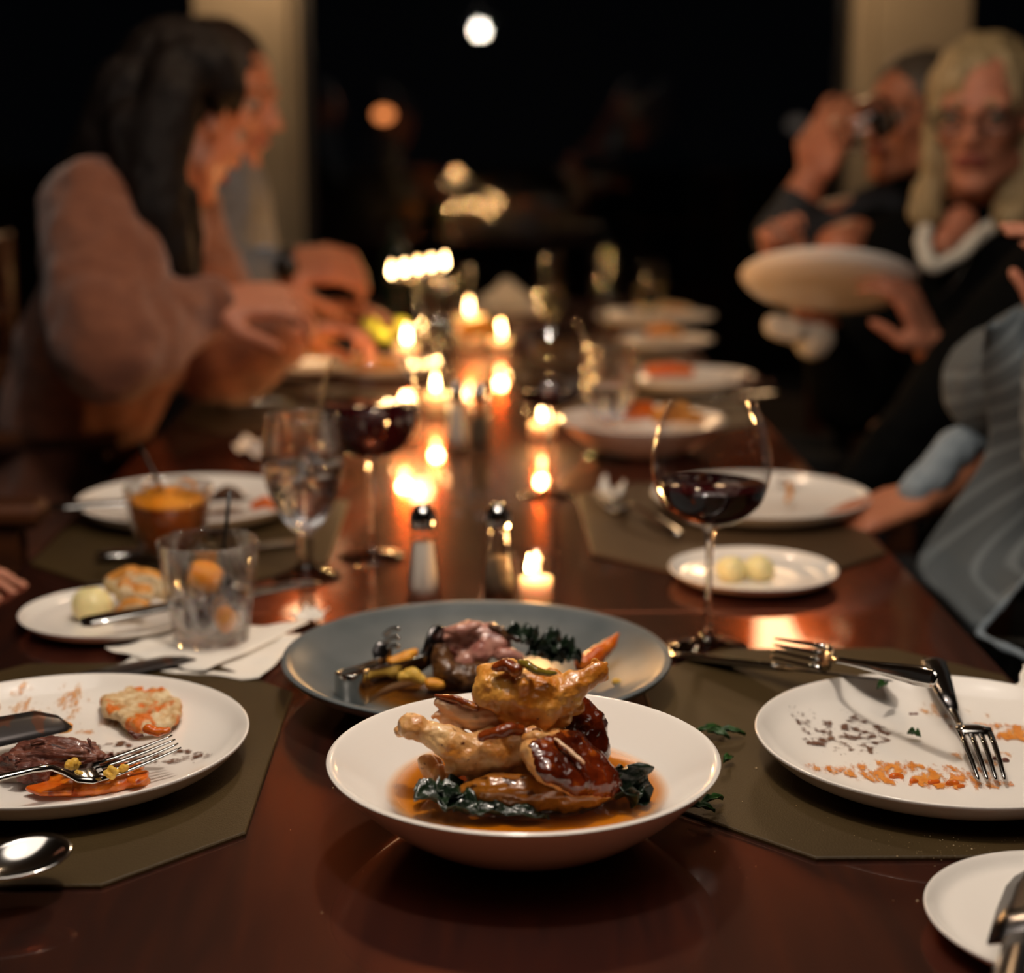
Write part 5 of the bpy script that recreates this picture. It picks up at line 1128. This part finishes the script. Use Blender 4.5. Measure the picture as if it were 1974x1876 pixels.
child('shirt_cuff', c([(505, 508, 2.80, 34), (522, 512, 2.80, 34)]), 'blue', rB, lB)
p0 = P(556, 512, 2.79)
V, F = lathe([(.029, -.010), (.033, -.010), (.034, 0), (.033, .010), (.029, .010), (.029, -.010)], 24); wt = thing('x', (0, 0, 0), None, None); bpy.data.objects.remove(wt)
wm = mesh('wristwatch', V, F); wm.transform(Matrix.Translation(p0 - lB) @ Matrix.Rotation(pi/2, 4, 'Y')); link('wristwatch', wm, M['plastic'], rB)
V, F = lathe([(0, 0), (.019, 0), (.019, .006), (.016, .008), (0, .008)], 24); wm = mesh('watch_face', V, F); wm.transform(Matrix.Translation(p0 - lB + V3((0, -.030, 0))) @ Matrix.Rotation(pi/2, 4, 'X')); link('watch_face', wm, M['plastic'], rB)
pc = G(690, 560, .09); food('bread_bite', [(676, 548, 0, 9), (690, 549, 0, 10)], 2.93, 'golden', 'small golden bite held in the fingers of the man in grey', 'bread', vox=.002, seed=110)
# --- man drinking
rC, lC = person('grey-haired man in dark clothes and glasses drinking from a raised glass', dict(
    head=P(1757, 238, 3.08), face=(-.80, -.55, .08), neck=P(1775, 372, 3.10), shR=P(1800, 420, 3.28), shL=P(1690, 425, 2.98), elL=P(1505, 450, 2.86), wrL=P(1568, 335, 2.88), elR=P(1618, 478, 2.80), wrR=P(1690, 560, 2.9),
    pelvis=(.80, 3.16, .52), knR=(.33, 3.24, .54), knL=(.33, 3.04, .54), anR=(.36, 3.24, .10), anL=(.36, 3.04, .10),
    hands=dict(L=((.38, .1, .9), (-.6, -.7, .2), .55, -1, 1.1), R=((.6, .2, -.5), (0, -.3, 1), .6, 1))),
    skin='skin_w', top=dict(name='dark_shirt', mat='black', loose=.014), hair=dict(mat='hair_grey', nz=((.003, 60),)), sleeves=('none', 'short'))
child('sleeve', c([(1690, 430, 2.98, 72), (1600, 455, 2.92, 64), (1508, 455, 2.86, 56), (1532, 400, 2.87, 44)]), 'darkgrey', rC, lC, .006, ((.004, 30),))
child('sleeve', c([(1800, 425, 3.26, 70), (1720, 445, 3.02, 66), (1668, 462, 2.90, 60)]), 'black', rC, lC, .006, ((.004, 30),))
def glasses(root, loc, c, face, s=1.0, thick=.0022, m='plastic', w=.026, h=.018):
    R = frame(face); q = lambda x, y, z: V3(c) + R @ V3((x*s, y*s, z*s)) - loc
    V, F = [], []
    for sx in (-1, 1):
        ring = [q(sx*.034 + cos(a)*w, .098 - abs(cos(a)*.004), .004 + sin(a)*h*(1.0)) for a in [2*pi*i/20 for i in range(21)]]
        sweep(ring, thick*s, V, F, seg=6); sweep([q(sx*(.034+w), .096, .010), q(sx*.078, .07, .010), q(sx*.082, 0, .008)], thick*s*.8, V, F, seg=6)
    sweep([q(-.008, .098, .006), q(0, .102, .009), q(.008, .098, .006)], thick*s, V, F, seg=6)
    fr = link('spectacles', mesh('spectacles', V, F), M[m], root)
    for sx in (-1, 1):
        V = [q(sx*.034, .098, .004)] + [q(sx*.034 + cos(a)*w, .097, .004 + sin(a)*h) for a in [2*pi*i/20 for i in range(20)]]
        b = len(V); V += [v + R @ V3((0, -.001*s, 0)) for v in V]; F = [(0, 1+i, 1+(i+1) % 20) for i in range(20)] + [(b, b+1+(i+1) % 20, b+1+i) for i in range(20)]
        link('lens', mesh('lens', V, F), M['lens'], fr)
glasses(rC, lC, P(1757, 238, 3.08), (-.80, -.55, .08), 1.0, .0014, 'dsteel')
p = P(1660, 242, 2.84)
gt = thing('drinking_glass', p, 'clear stemless glass tipped to the lips of the grey-haired man', 'glass', rot=(0, radians(65), 0))
V, F = lathe([(0, -.05), (.025, -.05), (.036, -.02), (.038, .015), (.033, .05), (.032, .05), (.0365, .015), (.0345, -.018), (.024, -.046), (0, -.046)], 40); link('glass_body', mesh('glass_body', V, F), M['glass'], gt)
# --- blonde woman
hD = P(1893, 232, 2.68); fD = (-.42, -.90, -.06)
hairD = c([(1885, 140, 2.70, 50), (1945, 140, 2.72, 50)]) + c([(1850, 150, 2.64, 30), (1822, 180, 2.66, 30), (1806, 260, 2.66, 26), (1798, 340, 2.66, 28), (1785, 410, 2.66, 34)]) + c([(1965, 150, 2.66, 32), (1985, 250, 2.68, 34), (1975, 350, 2.66, 34), (1950, 415, 2.62, 32)]) + c([(1900, 200, 2.77, 70), (1890, 340, 2.77, 70)])
rD, lD = person('smiling woman with shoulder-length ash blonde hair, black glasses and black sweater, lifting a plate', dict(
    head=hD, face=fD, neck=P(1878, 425, 2.74), shR=P(1740, 480, 2.78), shL=P(2010, 480, 2.66), elR=P(1640, 770, 2.70), wrR=P(1540, 545, 2.59), elL=P(1935, 800, 2.52), wrL=P(1795, 670, 2.44),
    pelvis=(.82, 2.74, .52), knR=(.36, 2.84, .54), knL=(.36, 2.62, .54), anR=(.40, 2.84, .10), anL=(.40, 2.62, .10),
    hands=dict(R=((-.42, -.1, .9), (-.3, .9, .1), 1.0, 1, .92), L=((-.45, -.1, .8), (.8, -.5, .3), .5, -1, 1.0))),
    top=dict(name='black_sweater', mat='black', loose=.012), hair=dict(mat='hair_blond', caps=hairD, nz=((.009, 28, (1.5, 1.5, .5)), (.005, 80, (2, 2, .4)))), sleeves=('mid', 'mid'))
glasses(rD, lD, hD, fD, 1.0, .0024)
child('white_collar', c([(1785, 432, 2.66, 15), (1778, 470, 2.63, 16), (1790, 508, 2.61, 15), (1800, 516, 2.61, 12)]) + c([(1800, 516, 2.61, 13), (1850, 490, 2.62, 15), (1890, 452, 2.64, 16), (1940, 415, 2.66, 14)]), 'white', rD, lD, .0035)
child('chest_skin', c([(1820, 470, 2.63, 22), (1850, 430, 2.66, 34)]), 'skin', rD, lD)
child('white_cuff', c([(1862, 735, 2.48, 62), (1826, 728, 2.45, 56), (1800, 742, 2.42, 42)]) + c([(1850, 650, 2.47, 20), (1848, 700, 2.46, 26)]), 'white', rD, lD, .005, ((.008, 25), (.003, 60)))
child('white_cuff', c([(1572, 655, 2.62, 40), (1556, 625, 2.62, 38)]) + c([(1530, 640, 2.58, 26), (1492, 628, 2.58, 22)]), 'white', rD, lD, .005, ((.006, 25),))
child('necklace', c([(1800, 440, 2.63, 1.5), (1760, 540, 2.6, 1.5), (1735, 620, 2.58, 1.5)]) + c([(1900, 440, 2.63, 1.5), (1830, 560, 2.58, 1.5), (1800, 580, 2.56, 1.5)]), 'chrome', rD, lD, .0016, (), 0)
pp = P(1597, 566, 2.50); ho = link('held_plate', PM[('dinner_plate', .131, .024)], None, None, pp, (radians(-24), radians(6), 0))
tag(ho, 'white plate held up and tilted by the blonde woman', 'plate', 'white plates')
o = rev('fork', P(1478, 432, 2.52), P(1600, 600, 2.59), .205, 'fork held upright over the lifted plate')
# --- person in pinstripe suit
rE, lE = person('person in a grey pinstripe suit sitting nearest, mostly beyond the frame', dict(
    head=(.82, 1.62, 1.30), face=(-1, .1, -.1), neck=(.80, 1.64, 1.14), shR=P(2120, 640, 1.80), shL=P(2105, 700, 1.62), elL=P(2125, 960, 1.52), wrL=(.56, 1.50, .66), elR=(.60, 1.92, .90), wrR=P(2045, 690, 1.74),
    pelvis=(.80, 1.62, .54), knL=(.42, 1.52, .60), knR=(.42, 1.72, .60), anL=(.45, 1.50, .10), anR=(.45, 1.72, .10),
    hands=dict(L=((-.6, .5, -.3), (0, 0, 1), .4, 1), R=((-.1, 0, 1), (1, -.2, 0), .5, 1))),
    top=dict(name='pinstripe_jacket', mat='pin', loose=.012, baggy=.004, nz=((.008, 12), (.002, 40))), legs='pin', hair=dict(mat='hair_brown'))
# jacket front hanging from shoulder to lap
V, F = [], []
jp = [[P(1898, 640, 1.66), P(1890, 720, 1.70), P(1905, 850, 1.74), P(1850, 960, 1.76), P(1765, 1090, 1.78), P(1820, 1155, 1.66), P(1880, 1222, 1.575)],
      [P(1960, 600, 1.68), P(1980, 720, 1.66), P(1990, 850, 1.68), P(1960, 980, 1.70), P(1880, 1090, 1.70), P(1900, 1150, 1.62), P(1925, 1180, 1.57)],
      [P(2080, 590, 1.72), P(2100, 720, 1.70), P(2110, 850, 1.70), P(2090, 980, 1.68), P(2020, 1080, 1.66), P(2000, 1120, 1.60), P(1985, 1110, 1.56)]]
NU, NV = 30, 14; rows = []
for r_ in jp: s_ = spline(r_, 5); rows.append([s_[int(k*(len(s_)-1)/(NU-1))] for k in range(NU)])
for sgn in (0, 1):
    for k in range(NU):
        for v in range(NV):
            f = v/(NV-1)*2; a = min(int(f), 1); q = rows[a][k]*(1-(f-a)) + rows[a+1][k]*(f-a)
            V.append(q - lE + V3((.004 if sgn else 0, .006 if sgn else 0, 0)) + V3((0, 0, .006*noise.noise(q*9) + .003*sin(f*9))))
N = NU*NV
for k in range(NU-1):
    for v in range(NV-1): a = k*NV+v; F.append((a, a+1, a+NV+1, a+NV)); F.append((N+a+NV, N+a+NV+1, N+a+1, N+a))
    a = k*NV; F.append((a+NV, N+a+NV, N+a, a)); a += NV-1; F.append((a, N+a, N+a+NV, a+NV))
for v in range(NV-1): F.append((v, N+v, N+v+1, v+1)); a = (NU-1)*NV+v; F.append((a+1, N+a+1, N+a, a))
link('jacket_front', mesh('jacket_front', V, F), M['pin'], rE)
child('light_hem', c([(1884, 1222, 1.572, 7), (1925, 1242, 1.54, 8), (1990, 1272, 1.50, 8)]) + c([(1886, 1218, 1.572, 6), (1925, 1178, 1.568, 7), (1985, 1106, 1.558, 7)]), 'paleblue', rE, lE, .0025)
# --- person with the blue-grey cuff
rF, lF = person('person in black jacket, pale blue cuff, hand resting beside a white plate', dict(
    head=(.95, 2.14, 1.28), face=(-1, 0, -.1), neck=(.93, 2.12, 1.12), shL=P(2190, 560, 2.02), shR=(.86, 2.34, 1.06), elL=P(1925, 850, 1.98), wrL=P(1772, 960, 1.86), elR=(.70, 2.36, .86), wrR=(.52, 2.26, .70),
    pelvis=(.84, 2.14, .52), knL=(.40, 2.04, .58), knR=(.40, 2.24, .54), anL=(.42, 2.04, .10), anR=(.42, 2.24, .10),
    hands=dict(L=((-.85, -.25, -.22), (0, -.1, 1), .35, 1), R=((-1, 0, 0), (0, 0, 1), .3, -1))),
    skin='skin_w', top=dict(name='black_jacket', mat='black', loose=.014), hair=dict(mat='hair_brown'), sleeves=('none', 'wrist'))
child('blue_sleeve', c([(1925, 835, 1.96, 48), (1850, 858, 1.91, 42), (1806, 908, 1.87, 40), (1762, 948, 1.85, 35)]), 'paleblue', rF, lF, .004, ((.004, 40),))
child('jacket_sleeve', c([(2190, 560, 2.02, 90), (1990, 830, 1.98, 60), (1915, 920, 1.96, 55), (1850, 980, 1.93, 45), (1800, 1040, 1.90, 30)]), 'black', rF, lF, .006, ((.005, 30),))
# --- sitter whose fingertips show at the edge
rG, lG = person('sitter beyond the frame, only the fingertips of one hand reaching over the table edge', dict(
    head=(-.86, 1.46, 1.30), face=(1, .2, -.1), neck=(-.88, 1.46, 1.14), shR=(-.88, 1.28, 1.06), shL=(-.90, 1.64, 1.06), elR=(-.86, 1.24, .80), wrR=(-.74, 1.22, .62), elL=(-.80, 1.68, .84), wrL=P(-215, 1080, 1.60),
    pelvis=(-.84, 1.46, .52), knR=(-.42, 1.34, .54), knL=(-.42, 1.56, .54), anR=(-.44, 1.34, .10), anL=(-.44, 1.56, .10),
    hands=dict(R=((1, .1, -.2), (0, 0, 1), .3, 1), L=((1, -.30, -.10), (0, 0, 1), .25, -1, .9))),
    top=dict(name='dark_sweater', mat='darkgrey', loose=.014), hair=dict(mat='hair_brown'))
